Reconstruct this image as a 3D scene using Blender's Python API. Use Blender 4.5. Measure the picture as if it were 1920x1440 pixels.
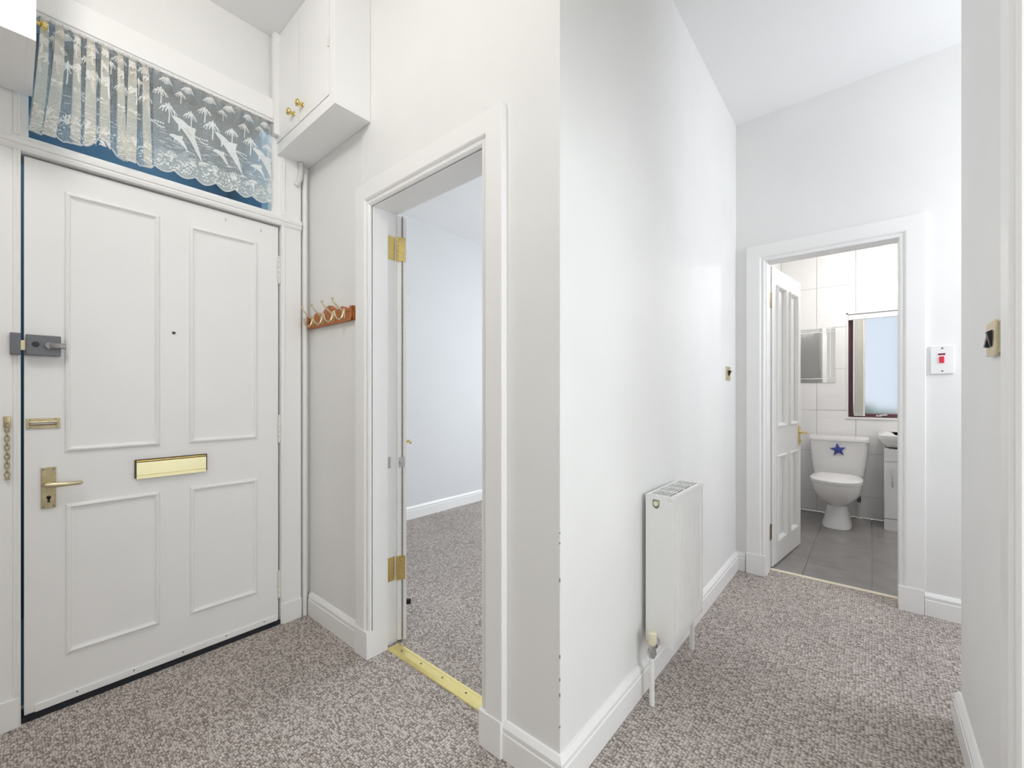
import bpy, bmesh, math, random
from mathutils import Vector, Matrix

# ------------------------------------------------------------------ camera, world, exposure, daylight
scene = bpy.context.scene
for o in list(bpy.data.objects):
    bpy.data.objects.remove(o, do_unlink=True)
C = scene.collection
PI = math.pi

cam_data = bpy.data.cameras.new('camera')
cam = bpy.data.objects.new('camera', cam_data)
C.objects.link(cam)
cam_data.sensor_width = 36.0
cam_data.lens = 36.0 * 795.24 / 1920.0
cam_data.shift_y = 20.2 / 1920.0
cam_data.clip_start = 0.01
cam.location = (0, 0, 1.15)
cam.rotation_euler = (PI / 2, 0, 0.7025)
scene.camera = cam

world = bpy.data.worlds.new('world')
scene.world = world
world.use_nodes = True
bg = world.node_tree.nodes['Background']
bg.inputs[0].default_value = (0.87, 0.93, 1.0, 1)
bg.inputs[1].default_value = 0.72

scene.view_settings.view_transform = 'Standard'
scene.view_settings.look = 'None'
scene.view_settings.gamma = 1.0
scene.view_settings.use_curve_mapping = False
scene.view_settings.exposure = 0.45
scene.cycles.transparent_max_bounces = 24
scene.cycles.max_bounces = 14
scene.cycles.diffuse_bounces = 8


def area_light(name, loc, direction, sx, sy, watts, color):
    l = bpy.data.lights.new(name, 'AREA')
    l.shape = 'RECTANGLE'
    l.size, l.size_y = sx, sy
    l.energy = watts
    l.color = color
    o = bpy.data.objects.new(name, l)
    C.objects.link(o)
    o.location = loc
    o.rotation_euler = Vector(direction).to_track_quat('-Z', 'Y').to_euler()
    return o


# daylight from the windows of the adjoining rooms, each at its window, and the ceiling lamp of the hall
area_light('lounge_window_offscreen', (-1.36, 4.86, 1.55), (0, -1, -0.3), 0.95, 1.6, 45, (0.88, 0.94, 1.0))
area_light('side_hall_window_offscreen', (1.60, 2.6, 1.6), (-1, 0, -0.15), 0.8, 1.5, 24, (0.88, 0.92, 1.0))
area_light('right_room_window_offscreen', (1.97, 0.6, 1.45), (-1, 0.06, -0.03), 1.5, 1.7, 35, (0.90, 0.955, 1.0))
hall_lamp = bpy.data.lights.new('hall_ceiling_lamp_offscreen', 'POINT')
hall_lamp.energy = 16
hall_lamp.color = (1.0, 0.975, 0.945)
hall_lamp.shadow_soft_size = 0.1
hall_lamp_object = bpy.data.objects.new('hall_ceiling_lamp_offscreen', hall_lamp)
C.objects.link(hall_lamp_object)
hall_lamp_object.location = (-1.15, -0.15, 2.68)

# ------------------------------------------------------------------ materials


def mat(name, col, rough=0.5, metal=0.0, noise=0.0, nscale=8.0, bump=0.0, bscale=60.0, spec=0.5, emit=None, coat=0.0):
    m = bpy.data.materials.new(name)
    m.use_nodes = True
    nt = m.node_tree
    b = nt.nodes['Principled BSDF']
    b.inputs['Base Color'].default_value = (*col, 1)
    b.inputs['Roughness'].default_value = rough
    b.inputs['Metallic'].default_value = metal
    b.inputs['Specular IOR Level'].default_value = spec
    b.inputs['Coat Weight'].default_value = coat
    if emit:
        b.inputs['Emission Color'].default_value = (*emit[0], 1)
        b.inputs['Emission Strength'].default_value = emit[1]
    tc = nt.nodes.new('ShaderNodeTexCoord')
    if noise > 0:
        n = nt.nodes.new('ShaderNodeTexNoise')
        n.inputs['Scale'].default_value = nscale
        n.inputs['Detail'].default_value = 4
        r = nt.nodes.new('ShaderNodeMapRange')
        r.inputs['From Min'].default_value = 0.25
        r.inputs['From Max'].default_value = 0.75
        r.inputs['To Min'].default_value = 1 - noise
        r.inputs['To Max'].default_value = 1 + noise * 0.4
        mx = nt.nodes.new('ShaderNodeVectorMath')
        mx.operation = 'SCALE'
        mx.inputs[0].default_value = col
        nt.links.new(tc.outputs['Object'], n.inputs['Vector'])
        nt.links.new(n.outputs['Fac'], r.inputs['Value'])
        nt.links.new(r.outputs[0], mx.inputs['Scale'])
        nt.links.new(mx.outputs[0], b.inputs['Base Color'])
    if bump > 0:
        n2 = nt.nodes.new('ShaderNodeTexNoise')
        n2.inputs['Scale'].default_value = bscale
        n2.inputs['Detail'].default_value = 3
        bp = nt.nodes.new('ShaderNodeBump')
        bp.inputs['Strength'].default_value = bump
        bp.inputs['Distance'].default_value = 0.004
        nt.links.new(tc.outputs['Object'], n2.inputs['Vector'])
        nt.links.new(n2.outputs['Fac'], bp.inputs['Height'])
        nt.links.new(bp.outputs[0], b.inputs['Normal'])
    return m


def carpet_mat(name, dark, light, sx, sy):
    m = bpy.data.materials.new(name)
    m.use_nodes = True
    nt = m.node_tree
    N, L = nt.nodes, nt.links
    b = N['Principled BSDF']
    b.inputs['Roughness'].default_value = 0.95
    b.inputs['Specular IOR Level'].default_value = 0.1
    tc = N.new('ShaderNodeTexCoord')
    # slightly wavy rows of loops
    wn = N.new('ShaderNodeTexNoise'); wn.inputs['Scale'].default_value = 9; wn.inputs['Detail'].default_value = 1
    L.new(tc.outputs['Object'], wn.inputs['Vector'])
    wv = N.new('ShaderNodeVectorMath'); wv.operation = 'SCALE'; wv.inputs['Scale'].default_value = 0.012
    L.new(wn.outputs['Color'], wv.inputs[0])
    ad = N.new('ShaderNodeVectorMath'); ad.operation = 'ADD'
    L.new(tc.outputs['Object'], ad.inputs[0]); L.new(wv.outputs[0], ad.inputs[1])
    mp = N.new('ShaderNodeMapping'); mp.inputs['Scale'].default_value = (sx, sy, 1)
    L.new(ad.outputs[0], mp.inputs['Vector'])
    v = N.new('ShaderNodeTexVoronoi'); v.inputs['Scale'].default_value = 1.0
    v.inputs['Randomness'].default_value = 0.62
    v.voronoi_dimensions = '2D'
    L.new(mp.outputs[0], v.inputs['Vector'])
    # fine fibre speckle
    n = N.new('ShaderNodeTexNoise'); n.inputs['Scale'].default_value = 230; n.inputs['Detail'].default_value = 4
    n.inputs['Roughness'].default_value = 0.75
    L.new(tc.outputs['Object'], n.inputs['Vector'])
    sep = N.new('ShaderNodeSeparateColor'); L.new(v.outputs['Color'], sep.inputs[0])
    md = N.new('ShaderNodeMapRange'); md.inputs['From Min'].default_value = 0.15; md.inputs['From Max'].default_value = 0.75
    md.inputs['To Min'].default_value = 0.12; md.inputs['To Max'].default_value = -0.48
    L.new(v.outputs['Distance'], md.inputs['Value'])
    a1 = N.new('ShaderNodeMath'); a1.operation = 'MULTIPLY_ADD'; a1.inputs[1].default_value = 0.55
    L.new(sep.outputs[0], a1.inputs[0]); L.new(md.outputs[0], a1.inputs[2])
    nm = N.new('ShaderNodeMapRange'); nm.inputs['From Min'].default_value = 0.3; nm.inputs['From Max'].default_value = 0.7
    nm.inputs['To Min'].default_value = -0.1; nm.inputs['To Max'].default_value = 0.55
    L.new(n.outputs['Fac'], nm.inputs['Value'])
    a2 = N.new('ShaderNodeMath'); a2.operation = 'ADD'
    L.new(a1.outputs[0], a2.inputs[0]); L.new(nm.outputs[0], a2.inputs[1])
    cr = N.new('ShaderNodeValToRGB')
    cr.color_ramp.elements[0].position = 0.0; cr.color_ramp.elements[0].color = (*dark, 1)
    cr.color_ramp.elements[1].position = 0.85; cr.color_ramp.elements[1].color = (*light, 1)
    L.new(a2.outputs[0], cr.inputs[0])
    # big soft wear patches
    big = N.new('ShaderNodeTexNoise'); big.inputs['Scale'].default_value = 2.2; big.inputs['Detail'].default_value = 2
    L.new(tc.outputs['Object'], big.inputs['Vector'])
    bm_ = N.new('ShaderNodeMapRange'); bm_.inputs['From Min'].default_value = 0.3; bm_.inputs['From Max'].default_value = 0.7
    bm_.inputs['To Min'].default_value = 0.92; bm_.inputs['To Max'].default_value = 1.06
    L.new(big.outputs['Fac'], bm_.inputs['Value'])
    sc = N.new('ShaderNodeVectorMath'); sc.operation = 'SCALE'
    L.new(cr.outputs[0], sc.inputs[0]); L.new(bm_.outputs[0], sc.inputs['Scale'])
    L.new(sc.outputs[0], b.inputs['Base Color'])
    bp = N.new('ShaderNodeBump'); bp.inputs['Strength'].default_value = 0.5; bp.inputs['Distance'].default_value = 0.003
    L.new(md.outputs[0], bp.inputs['Height']); L.new(bp.outputs[0], b.inputs['Normal'])
    return m


def sheer_mat(name, col, alpha, translucent=0.45):
    m = bpy.data.materials.new(name)
    m.use_nodes = True
    nt = m.node_tree
    N, L = nt.nodes, nt.links
    N.clear()
    out = N.new('ShaderNodeOutputMaterial')
    df = N.new('ShaderNodeBsdfDiffuse'); df.inputs[0].default_value = (*col, 1)
    tl = N.new('ShaderNodeBsdfTranslucent'); tl.inputs[0].default_value = (*col, 1)
    mx = N.new('ShaderNodeMixShader'); mx.inputs[0].default_value = translucent
    L.new(df.outputs[0], mx.inputs[1]); L.new(tl.outputs[0], mx.inputs[2])
    tr = N.new('ShaderNodeBsdfTransparent')
    m2 = N.new('ShaderNodeMixShader')
    # woven net: fine variation of the density
    tc = N.new('ShaderNodeTexCoord')
    n = N.new('ShaderNodeTexNoise'); n.inputs['Scale'].default_value = 260
    L.new(tc.outputs['Object'], n.inputs['Vector'])
    r = N.new('ShaderNodeMapRange'); r.inputs['From Min'].default_value = 0.3; r.inputs['From Max'].default_value = 0.7
    r.inputs['To Min'].default_value = max(0, alpha - 0.1); r.inputs['To Max'].default_value = min(1, alpha + 0.1)
    L.new(n.outputs['Fac'], r.inputs['Value']); L.new(r.outputs[0], m2.inputs[0])
    L.new(tr.outputs[0], m2.inputs[1]); L.new(mx.outputs[0], m2.inputs[2])
    L.new(m2.outputs[0], out.inputs[0])
    return m


def glass_mat(name, tint, gloss=0.12, rough=0.03):
    m = bpy.data.materials.new(name)
    m.use_nodes = True
    nt = m.node_tree
    N, L = nt.nodes, nt.links
    N.clear()
    out = N.new('ShaderNodeOutputMaterial')
    tr = N.new('ShaderNodeBsdfTransparent'); tr.inputs[0].default_value = (*tint, 1)
    gl = N.new('ShaderNodeBsdfGlossy'); gl.inputs['Roughness'].default_value = rough
    mx = N.new('ShaderNodeMixShader'); mx.inputs[0].default_value = gloss
    L.new(tr.outputs[0], mx.inputs[1]); L.new(gl.outputs[0], mx.inputs[2]); L.new(mx.outputs[0], out.inputs[0])
    return m


def frosted_mat(name, col):
    m = bpy.data.materials.new(name)
    m.use_nodes = True
    nt = m.node_tree
    N, L = nt.nodes, nt.links
    N.clear()
    out = N.new('ShaderNodeOutputMaterial')
    rf = N.new('ShaderNodeBsdfRefraction'); rf.inputs['Color'].default_value = (*col, 1)
    rf.inputs['Roughness'].default_value = 0.42; rf.inputs['IOR'].default_value = 1.15
    tl = N.new('ShaderNodeBsdfTranslucent'); tl.inputs[0].default_value = (*col, 1)
    mx = N.new('ShaderNodeMixShader'); mx.inputs[0].default_value = 0.15
    L.new(rf.outputs[0], mx.inputs[1]); L.new(tl.outputs[0], mx.inputs[2]); L.new(mx.outputs[0], out.inputs[0])
    return m


M_WALL = mat('cream wall paint', (0.84, 0.838, 0.825), 0.62, noise=0.03, nscale=3.0, bump=0.06, bscale=40)
M_WALL_LOUNGE = mat('pale grey wall paint', (0.72, 0.727, 0.735), 0.7, noise=0.02, nscale=3.0)
M_CEIL = mat('white ceiling paint', (0.86, 0.86, 0.86), 0.75, noise=0.02, nscale=2.5)
M_GLOSS = mat('white gloss paint', (0.895, 0.892, 0.88), 0.32, noise=0.015, nscale=6, bump=0.02, bscale=25)
M_GLOSS2 = mat('white satin paint', (0.885, 0.883, 0.875), 0.4, noise=0.02, nscale=5, bump=0.03, bscale=30)
M_HINGE_W = mat('painted hinge', (0.80, 0.79, 0.74), 0.4)
M_BLACK = mat('black rubber', (0.012, 0.013, 0.02), 0.6)
M_BLACKP = mat('black plastic', (0.02, 0.02, 0.022), 0.35)
M_BRASS = mat('polished brass', (0.78, 0.62, 0.24), 0.22, 1.0, noise=0.06, nscale=30)
M_BRASS_ANT = mat('aged brass', (0.56, 0.48, 0.30), 0.38, 1.0, noise=0.25, nscale=60)
M_BRASS_SAT = mat('satin brass', (0.70, 0.62, 0.42), 0.36, 1.0, noise=0.1, nscale=50)
M_BRASS_DARK = mat('tarnished brass', (0.30, 0.24, 0.12), 0.45, 1.0, noise=0.3, nscale=70)
M_FLAP = mat('brass letter flap', (0.98, 0.91, 0.58), 0.38, 1.0, noise=0.03, nscale=20)
M_FLAP_FRAME = mat('dark brass edge', (0.10, 0.07, 0.03), 0.4, 0.6)
M_STRIP = mat('gold threshold strip', (0.97, 0.84, 0.38), 0.3, 1.0, noise=0.05, nscale=40)
M_LATCH = mat('grey enamel latch', (0.17, 0.175, 0.19), 0.42, 0.35, noise=0.08, nscale=90)
M_LATCH2 = mat('worn grey metal', (0.26, 0.25, 0.24), 0.35, 0.7)
M_STEEL = mat('dull steel', (0.55, 0.55, 0.56), 0.35, 1.0)
M_CHROME = mat('chrome', (0.75, 0.75, 0.76), 0.15, 1.0)
M_SEAL = mat('grey brush seal', (0.30, 0.28, 0.28), 0.9, noise=0.4, nscale=120)
M_SCREW = mat('dark screw', (0.18, 0.17, 0.16), 0.4, 0.7)
M_RAD = mat('radiator enamel', (0.86, 0.855, 0.835), 0.3)
M_CREAM = mat('cream plastic', (0.80, 0.74, 0.56), 0.4)
M_PIPE = mat('painted pipe', (0.85, 0.845, 0.82), 0.35)
M_PIPE_GR = mat('painted pipe grey', (0.70, 0.70, 0.68), 0.45)
M_CERAMIC = mat('white ceramic', (0.88, 0.88, 0.88), 0.08, coat=0.4)
M_SEAT = mat('white toilet seat', (0.90, 0.90, 0.90), 0.16)
M_TILE_W = mat('white glazed tile', (0.86, 0.86, 0.86), 0.12, noise=0.012, nscale=6)
M_GROUT = mat('grey grout', (0.62, 0.61, 0.59), 0.8)
M_TILE_F = mat('grey slate tile', (0.31, 0.295, 0.29), 0.26, noise=0.16, nscale=7, bump=0.08, bscale=25)
M_GROUT_F = mat('pale floor grout', (0.45, 0.42, 0.39), 0.8)
M_MAROON = mat('maroon window frame', (0.125, 0.045, 0.055), 0.35)
M_BLIND = mat('cream blind fabric', (0.83, 0.82, 0.76), 0.8)
M_FROST = frosted_mat('frosted pane', (0.95, 0.97, 1.0))
M_MIRROR = mat('mirror silver', (0.93, 0.94, 0.93), 0.02, 1.0)
M_ETCH = mat('etched mirror line', (0.88, 0.88, 0.87), 0.5)
M_STAR = mat('cobalt blue glaze', (0.045, 0.07, 0.36), 0.35, noise=0.3, nscale=60)
M_WHITE_PL = mat('white plastic', (0.86, 0.86, 0.86), 0.3)
M_RED = mat('red rocker', (0.72, 0.02, 0.06), 0.3)
M_NEON = mat('dark red neon', (0.20, 0.015, 0.05), 0.3)
M_VANITY = mat('white vanity gloss', (0.87, 0.87, 0.88), 0.14)
M_LACE = sheer_mat('net curtain', (0.84, 0.81, 0.74), 0.48)
M_LACE_G = sheer_mat('gathered net curtain', (0.90, 0.87, 0.79), 0.33)
M_LACE_B = sheer_mat('dense lace border', (0.88, 0.86, 0.80), 0.38)
M_LACE_M = sheer_mat('lace motif', (0.95, 0.94, 0.91), 0.94, 0.25)
M_LACE_H = sheer_mat('lace hem', (0.92, 0.92, 0.91), 0.95, 0.3)
M_FANGLASS = glass_mat('fanlight glass', (0.66, 0.78, 0.84), 0.035, 0.12)
M_STAIR = mat('blue stairwell paint', (0.065, 0.135, 0.195), 0.6, noise=0.08, nscale=2.6)
M_CHIP = mat('bare grey plaster', (0.28, 0.26, 0.23), 0.9)
M_SHADE = mat('white glass shade', (0.95, 0.94, 0.92), 0.2, emit=((1.0, 0.95, 0.88), 1.6))
M_CARPET = carpet_mat('grey brown loop carpet', (0.185, 0.15, 0.13), (0.70, 0.645, 0.605), 96, 150)
M_CARPET_L = carpet_mat('grey loop carpet', (0.185, 0.15, 0.13), (0.70, 0.645, 0.605), 120, 140)
M_LEAF = mat('hedge leaf', (0.10, 0.20, 0.06), 0.6, noise=0.4, nscale=12)


def wood_mat():
    m = bpy.data.materials.new('orange varnished pine')
    m.use_nodes = True
    nt = m.node_tree
    N, L = nt.nodes, nt.links
    b = N['Principled BSDF']
    b.inputs['Roughness'].default_value = 0.32
    tc = N.new('ShaderNodeTexCoord')
    mp = N.new('ShaderNodeMapping'); mp.inputs['Scale'].default_value = (6, 40, 40)
    L.new(tc.outputs['Object'], mp.inputs[0])
    n = N.new('ShaderNodeTexNoise'); n.inputs['Scale'].default_value = 3; n.inputs['Detail'].default_value = 5
    L.new(mp.outputs[0], n.inputs['Vector'])
    cr = N.new('ShaderNodeValToRGB')
    cr.color_ramp.elements[0].position = 0.3; cr.color_ramp.elements[0].color = (0.30, 0.07, 0.006, 1)
    cr.color_ramp.elements[1].position = 0.72; cr.color_ramp.elements[1].color = (0.56, 0.17, 0.018, 1)
    L.new(n.outputs['Fac'], cr.inputs[0]); L.new(cr.outputs[0], b.inputs['Base Color'])
    return m


M_WOOD = wood_mat()

# ------------------------------------------------------------------ mesh helpers


class MB:
    """collects shapes; build() links them as ONE mesh object"""

    def __init__(self):
        self.v, self.f = [], []

    def add(self, vs, fs):
        k = len(self.v)
        self.v += [tuple(p) for p in vs]
        self.f += [tuple(i + k for i in f) for f in fs]
        return self

    def box(self, x0, x1, y0, y1, z0, z1, bev=0.0):
        bm = bmesh.new()
        bmesh.ops.create_cube(bm, size=1)
        for q in bm.verts:
            q.co = ((x0 + x1) / 2 + q.co.x * abs(x1 - x0), (y0 + y1) / 2 + q.co.y * abs(y1 - y0), (z0 + z1) / 2 + q.co.z * abs(z1 - z0))
        if bev > 0:
            bmesh.ops.bevel(bm, geom=list(bm.edges), offset=bev, segments=2, affect='EDGES', profile=0.6)
        bm.verts.index_update()
        self.add([q.co[:] for q in bm.verts], [[q.index for q in f.verts] for f in bm.faces])
        bm.free()
        return self

    def cyl(self, p0, p1, r0, r1=None, n=16, cap=True):
        r1 = r0 if r1 is None else r1
        return self.tube([p0, p1], [r0, r1], n, cap)

    def tube(self, path, r, n=10, cap=True):
        P = [Vector(p) for p in path]
        R = r if isinstance(r, (list, tuple)) else [r] * len(P)
        vs, fs = [], []
        up = None
        for i, p in enumerate(P):
            d = (P[min(i + 1, len(P) - 1)] - P[max(i - 1, 0)]).normalized()
            if up is None:
                up = Vector((0, 0, 1)) if abs(d.z) < 0.9 else Vector((1, 0, 0))
            a = d.cross(up)
            if a.length < 1e-5:
                a = d.cross(Vector((0.3, 1, 0.2)))
            a.normalize()
            b = d.cross(a).normalized()
            up = -b if (-b).dot(up) > 0 else b
            for k in range(n):
                t = 2 * PI * k / n
                vs.append(p + a * math.cos(t) * R[i] + b * math.sin(t) * R[i])
        for i in range(len(P) - 1):
            for k in range(n):
                fs.append((i * n + k, i * n + (k + 1) % n, (i + 1) * n + (k + 1) % n, (i + 1) * n + k))
        if cap:
            fs.append(tuple(range(n)))
            fs.append(tuple(range((len(P) - 1) * n, len(P) * n)))
        return self.add(vs, fs)

    def ball(self, c, r, n=10, sc=(1, 1, 1)):
        vs, fs = [], []
        rows = n // 2 + 1
        for i in range(rows + 1):
            ph = PI * i / rows
            for k in range(n):
                t = 2 * PI * k / n
                vs.append((c[0] + r * sc[0] * math.sin(ph) * math.cos(t), c[1] + r * sc[1] * math.sin(ph) * math.sin(t), c[2] + r * sc[2] * math.cos(ph)))
        for i in range(rows):
            for k in range(n):
                fs.append((i * n + k, i * n + (k + 1) % n, (i + 1) * n + (k + 1) % n, (i + 1) * n + k))
        return self.add(vs, fs)

    def rings(self, rings, cap=True):
        n = len(rings[0])
        vs, fs = [], []
        for r in rings:
            vs += r
        for i in range(len(rings) - 1):
            for k in range(n):
                fs.append((i * n + k, i * n + (k + 1) % n, (i + 1) * n + (k + 1) % n, (i + 1) * n + k))
        if cap:
            fs.append(tuple(range(n)))
            fs.append(tuple(range((len(rings) - 1) * n, len(rings) * n)))
        return self.add(vs, fs)

    def prism(self, outline, fmap, w0, w1):
        """2D outline extruded from w0 to w1; fmap(a, b, w) -> xyz"""
        n = len(outline)
        vs = [fmap(a, b, w0) for a, b in outline] + [fmap(a, b, w1) for a, b in outline]
        fs = [tuple(range(n)), tuple(range(n, 2 * n))]
        for i in range(n):
            fs.append((i, (i + 1) % n, n + (i + 1) % n, n + i))
        return self.add(vs, fs)

    def sweep(self, path, prof, fmap, closed=False):
        """mitred profile (n = offset to the left of the path, w = height) along a 2D path"""
        P = [Vector(p) for p in path]
        n = len(P)
        m = len(prof)
        vs, fs = [], []
        for i in range(n):
            if closed:
                d0 = (P[i] - P[i - 1]).normalized()
                d1 = (P[(i + 1) % n] - P[i]).normalized()
            else:
                d0 = (P[i] - P[i - 1]).normalized() if i > 0 else (P[1] - P[0]).normalized()
                d1 = (P[i + 1] - P[i]).normalized() if i < n - 1 else d0
            n0 = Vector((-d0.y, d0.x))
            n1 = Vector((-d1.y, d1.x))
            mi = (n0 + n1) / (1 + n0.dot(n1))
            for (o, w) in prof:
                q = P[i] + mi * o
                vs.append(fmap(q.x, q.y, w))
        for i in range(n if closed else n - 1):
            j = (i + 1) % n
            for k in range(m):
                fs.append((i * m + k, i * m + (k + 1) % m, j * m + (k + 1) % m, j * m + k))
        if not closed:
            fs.append(tuple(range(m)))
            fs.append(tuple(range((n - 1) * m, n * m)))
        return self.add(vs, fs)

    def build(self, name, material, parent=None, smooth=False, local=False, origin=None):
        me = bpy.data.meshes.new(name)
        off = Vector((0, 0, 0))
        if parent is not None and not local:
            r = parent
            while r is not None:
                off += r.location
                r = r.parent
        elif parent is None and origin is not None:
            off = Vector(origin)
        me.from_pydata([tuple(Vector(p) - off) for p in self.v], [], self.f)
        bm = bmesh.new()
        bm.from_mesh(me)
        bmesh.ops.recalc_face_normals(bm, faces=list(bm.faces))
        bm.to_mesh(me)
        bm.free()
        if smooth:
            me.polygons.foreach_set('use_smooth', [True] * len(me.polygons))
            me.update()
        me.materials.append(material)
        if smooth == 'auto':
            try:
                me.set_sharp_from_angle(angle=math.radians(40))
            except Exception:
                pass
        o = bpy.data.objects.new(name, me)
        C.objects.link(o)
        if parent is not None:
            o.parent = parent
        elif origin is not None:
            o.location = origin
        return o


def tag(o, label, cat, group=None, kind=None):
    o['label'] = label
    o['category'] = cat
    if group:
        o['group'] = group
    if kind:
        o['kind'] = kind
    return o


def thing(name, loc, label, cat, rotz=0.0, group=None, kind=None):
    o = bpy.data.objects.new(name, None)
    o.empty_display_size = 0.05
    C.objects.link(o)
    o.location = loc
    o.rotation_euler = (0, 0, rotz)
    return tag(o, label, cat, group, kind)


def struct(name, mb, m, label, cat, parent=None):
    o = mb.build(name, m, parent)
    return tag(o, label, cat, kind='structure')


def box(*a, bev=0.0):
    return MB().box(*a, bev=bev)


# ------------------------------------------------------------------ measured planes (metres)
XD = -2.28      # front-door wall, hall face
YL = 1.02       # lounge-door wall, hall face
XC = -0.683     # corridor wall
YF = 3.10       # wall at the end of the corridor
XR = 0.239      # wall on the right
HC = 2.93       # hall ceiling
XLL = -3.257    # lounge far side wall
YB = 5.15       # bathroom back wall

# ------------------------------------------------------------------ room shell
struct('floor', MB().box(-2.40, 0.30, -2.02, 1.125, -0.06, 0).box(-0.80, 0.30, 1.125, 3.225, -0.06, 0).box(0.30, 1.72, 2.01, 3.225, -0.06, 0), M_CARPET,
       'grey brown loop pile carpet of the hall and corridor', 'floor')
struct('floor', box(-3.36, -0.80, 1.125, 4.92, -0.06, 0), M_CARPET_L, 'grey loop pile carpet in the room behind the brass threshold strip', 'floor')
struct('ceiling', MB().box(-2.40, 0.36, -2.02, 1.15, HC, HC + 0.1).box(-0.80, 0.36, 1.15, 3.24, HC, HC + 0.1).box(0.36, 1.72, 2.01, 3.24, HC, HC + 0.1), M_CEIL,
       'plain white painted ceiling over hall and corridor', 'ceiling')
struct('ceiling', box(-3.36, -0.80, 1.15, 4.92, 2.79, 2.88), M_CEIL, 'white ceiling of the room seen through the middle doorway', 'ceiling')
struct('wall_left', MB().box(-2.40, XD, -1.92, -0.02, 0, HC).box(-2.40, XD, 0.90, YL, 0, HC).box(-2.40, XD, -0.02, 0.90, 2.52, HC), M_WALL,
       'cream painted wall holding the front door and its fanlight', 'wall')
struct('wall_centre', MB().box(-3.36, -1.703, YL, 1.15, 0, HC).box(-0.96, XC, YL, 1.15, 0, HC).box(-1.703, -0.96, YL, 1.15, 2.0, HC), M_WALL,
       'cream painted wall with the coat hooks and the middle doorway', 'wall')
MB().box(-1.742, -1.7395, YL - 0.0015, YL + 0.001, 2.08, 2.344).build('plaster_ridge', M_WALL, bpy.data.objects['wall_centre'])
random.seed(3)
for z in (0.10, 0.19, 0.235, 0.30, 0.52, 0.63, 0.66):
    hgt = random.uniform(0.004, 0.016)
    MB().box(XC - 0.0022, XC + 0.0004, YL - 0.0004, YL + 0.0022, z + 0.09, z + 0.09 + hgt).build('paint_chip', M_CHIP, bpy.data.objects['wall_centre'])
struct('wall_corridor', box(-0.80, XC, 1.15, YF, 0, HC), M_WALL, 'long cream corridor wall carrying the radiator', 'wall')
struct('wall_end', MB().box(-0.80, -0.525, YF, 3.24, 0, HC).box(0.135, 1.72, YF, 3.24, 0, HC).box(-0.525, 0.135, YF, 3.24, 2.02, HC), M_WALL,
       'cream painted wall around the bathroom doorway', 'wall')
struct('wall_right', MB().box(XR, 0.36, -1.92, 0.42, 0, HC).box(XR, 0.36, 1.32, 2.13, 0, HC).box(XR, 0.36, 0.42, 1.32, 2.02, HC)
       .box(0.36, 1.62, 2.01, 2.13, 0, HC), M_WALL, 'pale cream wall with the brass double switch, ending in a corner', 'wall')
struct('wall_bedroom', MB().box(2.0, 2.1, -0.6, 2.01, 0, HC).box(0.36, 2.0, -0.6, -0.5, 0, HC), M_WALL, 'cream wall of the room behind the right hand doorway', 'wall')
struct('floor', box(0.3, 2.1, -0.6, 2.01, -0.06, -0.001), M_CARPET, 'grey carpet of the room behind the right hand doorway', 'floor')
struct('ceiling', box(0.36, 2.1, -0.6, 2.01, HC, HC + 0.1), M_CEIL, 'white ceiling of the room behind the right hand doorway', 'ceiling')
struct('wall_side', box(1.62, 1.72, 2.01, 3.10, 0, HC), M_WALL, 'cream wall closing the side hall round the corner', 'wall')
struct('wall_rear', box(-2.40, 0.36, -2.02, -1.92, 0, HC), M_WALL, 'cream wall at the rear of the hall', 'wall')
# lounge
struct('wall_lounge_left', box(XLL - 0.1, XLL, 1.15, 4.92, 0, 2.79), M_WALL_LOUNGE, 'pale blue grey wall seen through the middle doorway', 'wall')
struct('wall_lounge_back', MB().box(XLL, -1.85, 4.82, 4.92, 0, 2.79).box(-0.87, -0.80, 4.82, 4.92, 0, 2.79)
       .box(-1.85, -0.87, 4.82, 4.92, 0, 0.7).box(-1.85, -0.87, 4.82, 4.92, 2.38, 2.79), M_WALL_LOUNGE, 'pale grey window wall of the lounge', 'wall')
struct('wall_lounge_right', box(-0.80, -0.74, 3.24, 4.92, 0, 2.79), M_WALL_LOUNGE, 'pale grey side wall between lounge and bathroom', 'wall')
# stairwell beyond the fanlight
struct('wall_stairwell', MB().box(-3.60, -3.50, -1.92, YL, -0.06, HC + 0.1).box(-3.5, -2.4, -2.02, -1.92, -0.06, HC + 0.1)
       .box(-3.5, -2.4, 1.0, YL, -0.06, HC).box(-3.5, -2.4, -1.92, YL, HC, HC + 0.1).box(-3.5, -2.4, -1.92, YL, -0.16, -0.06), M_STAIR,
       'dark blue stairwell wall glimpsed through the fanlight', 'wall')
area_light('stairwell_daylight_offscreen', (-2.9, 0.6, 2.9), (0, -0.2, -1), 0.25, 0.25, 9.0, (0.75, 0.88, 1.0))

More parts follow.
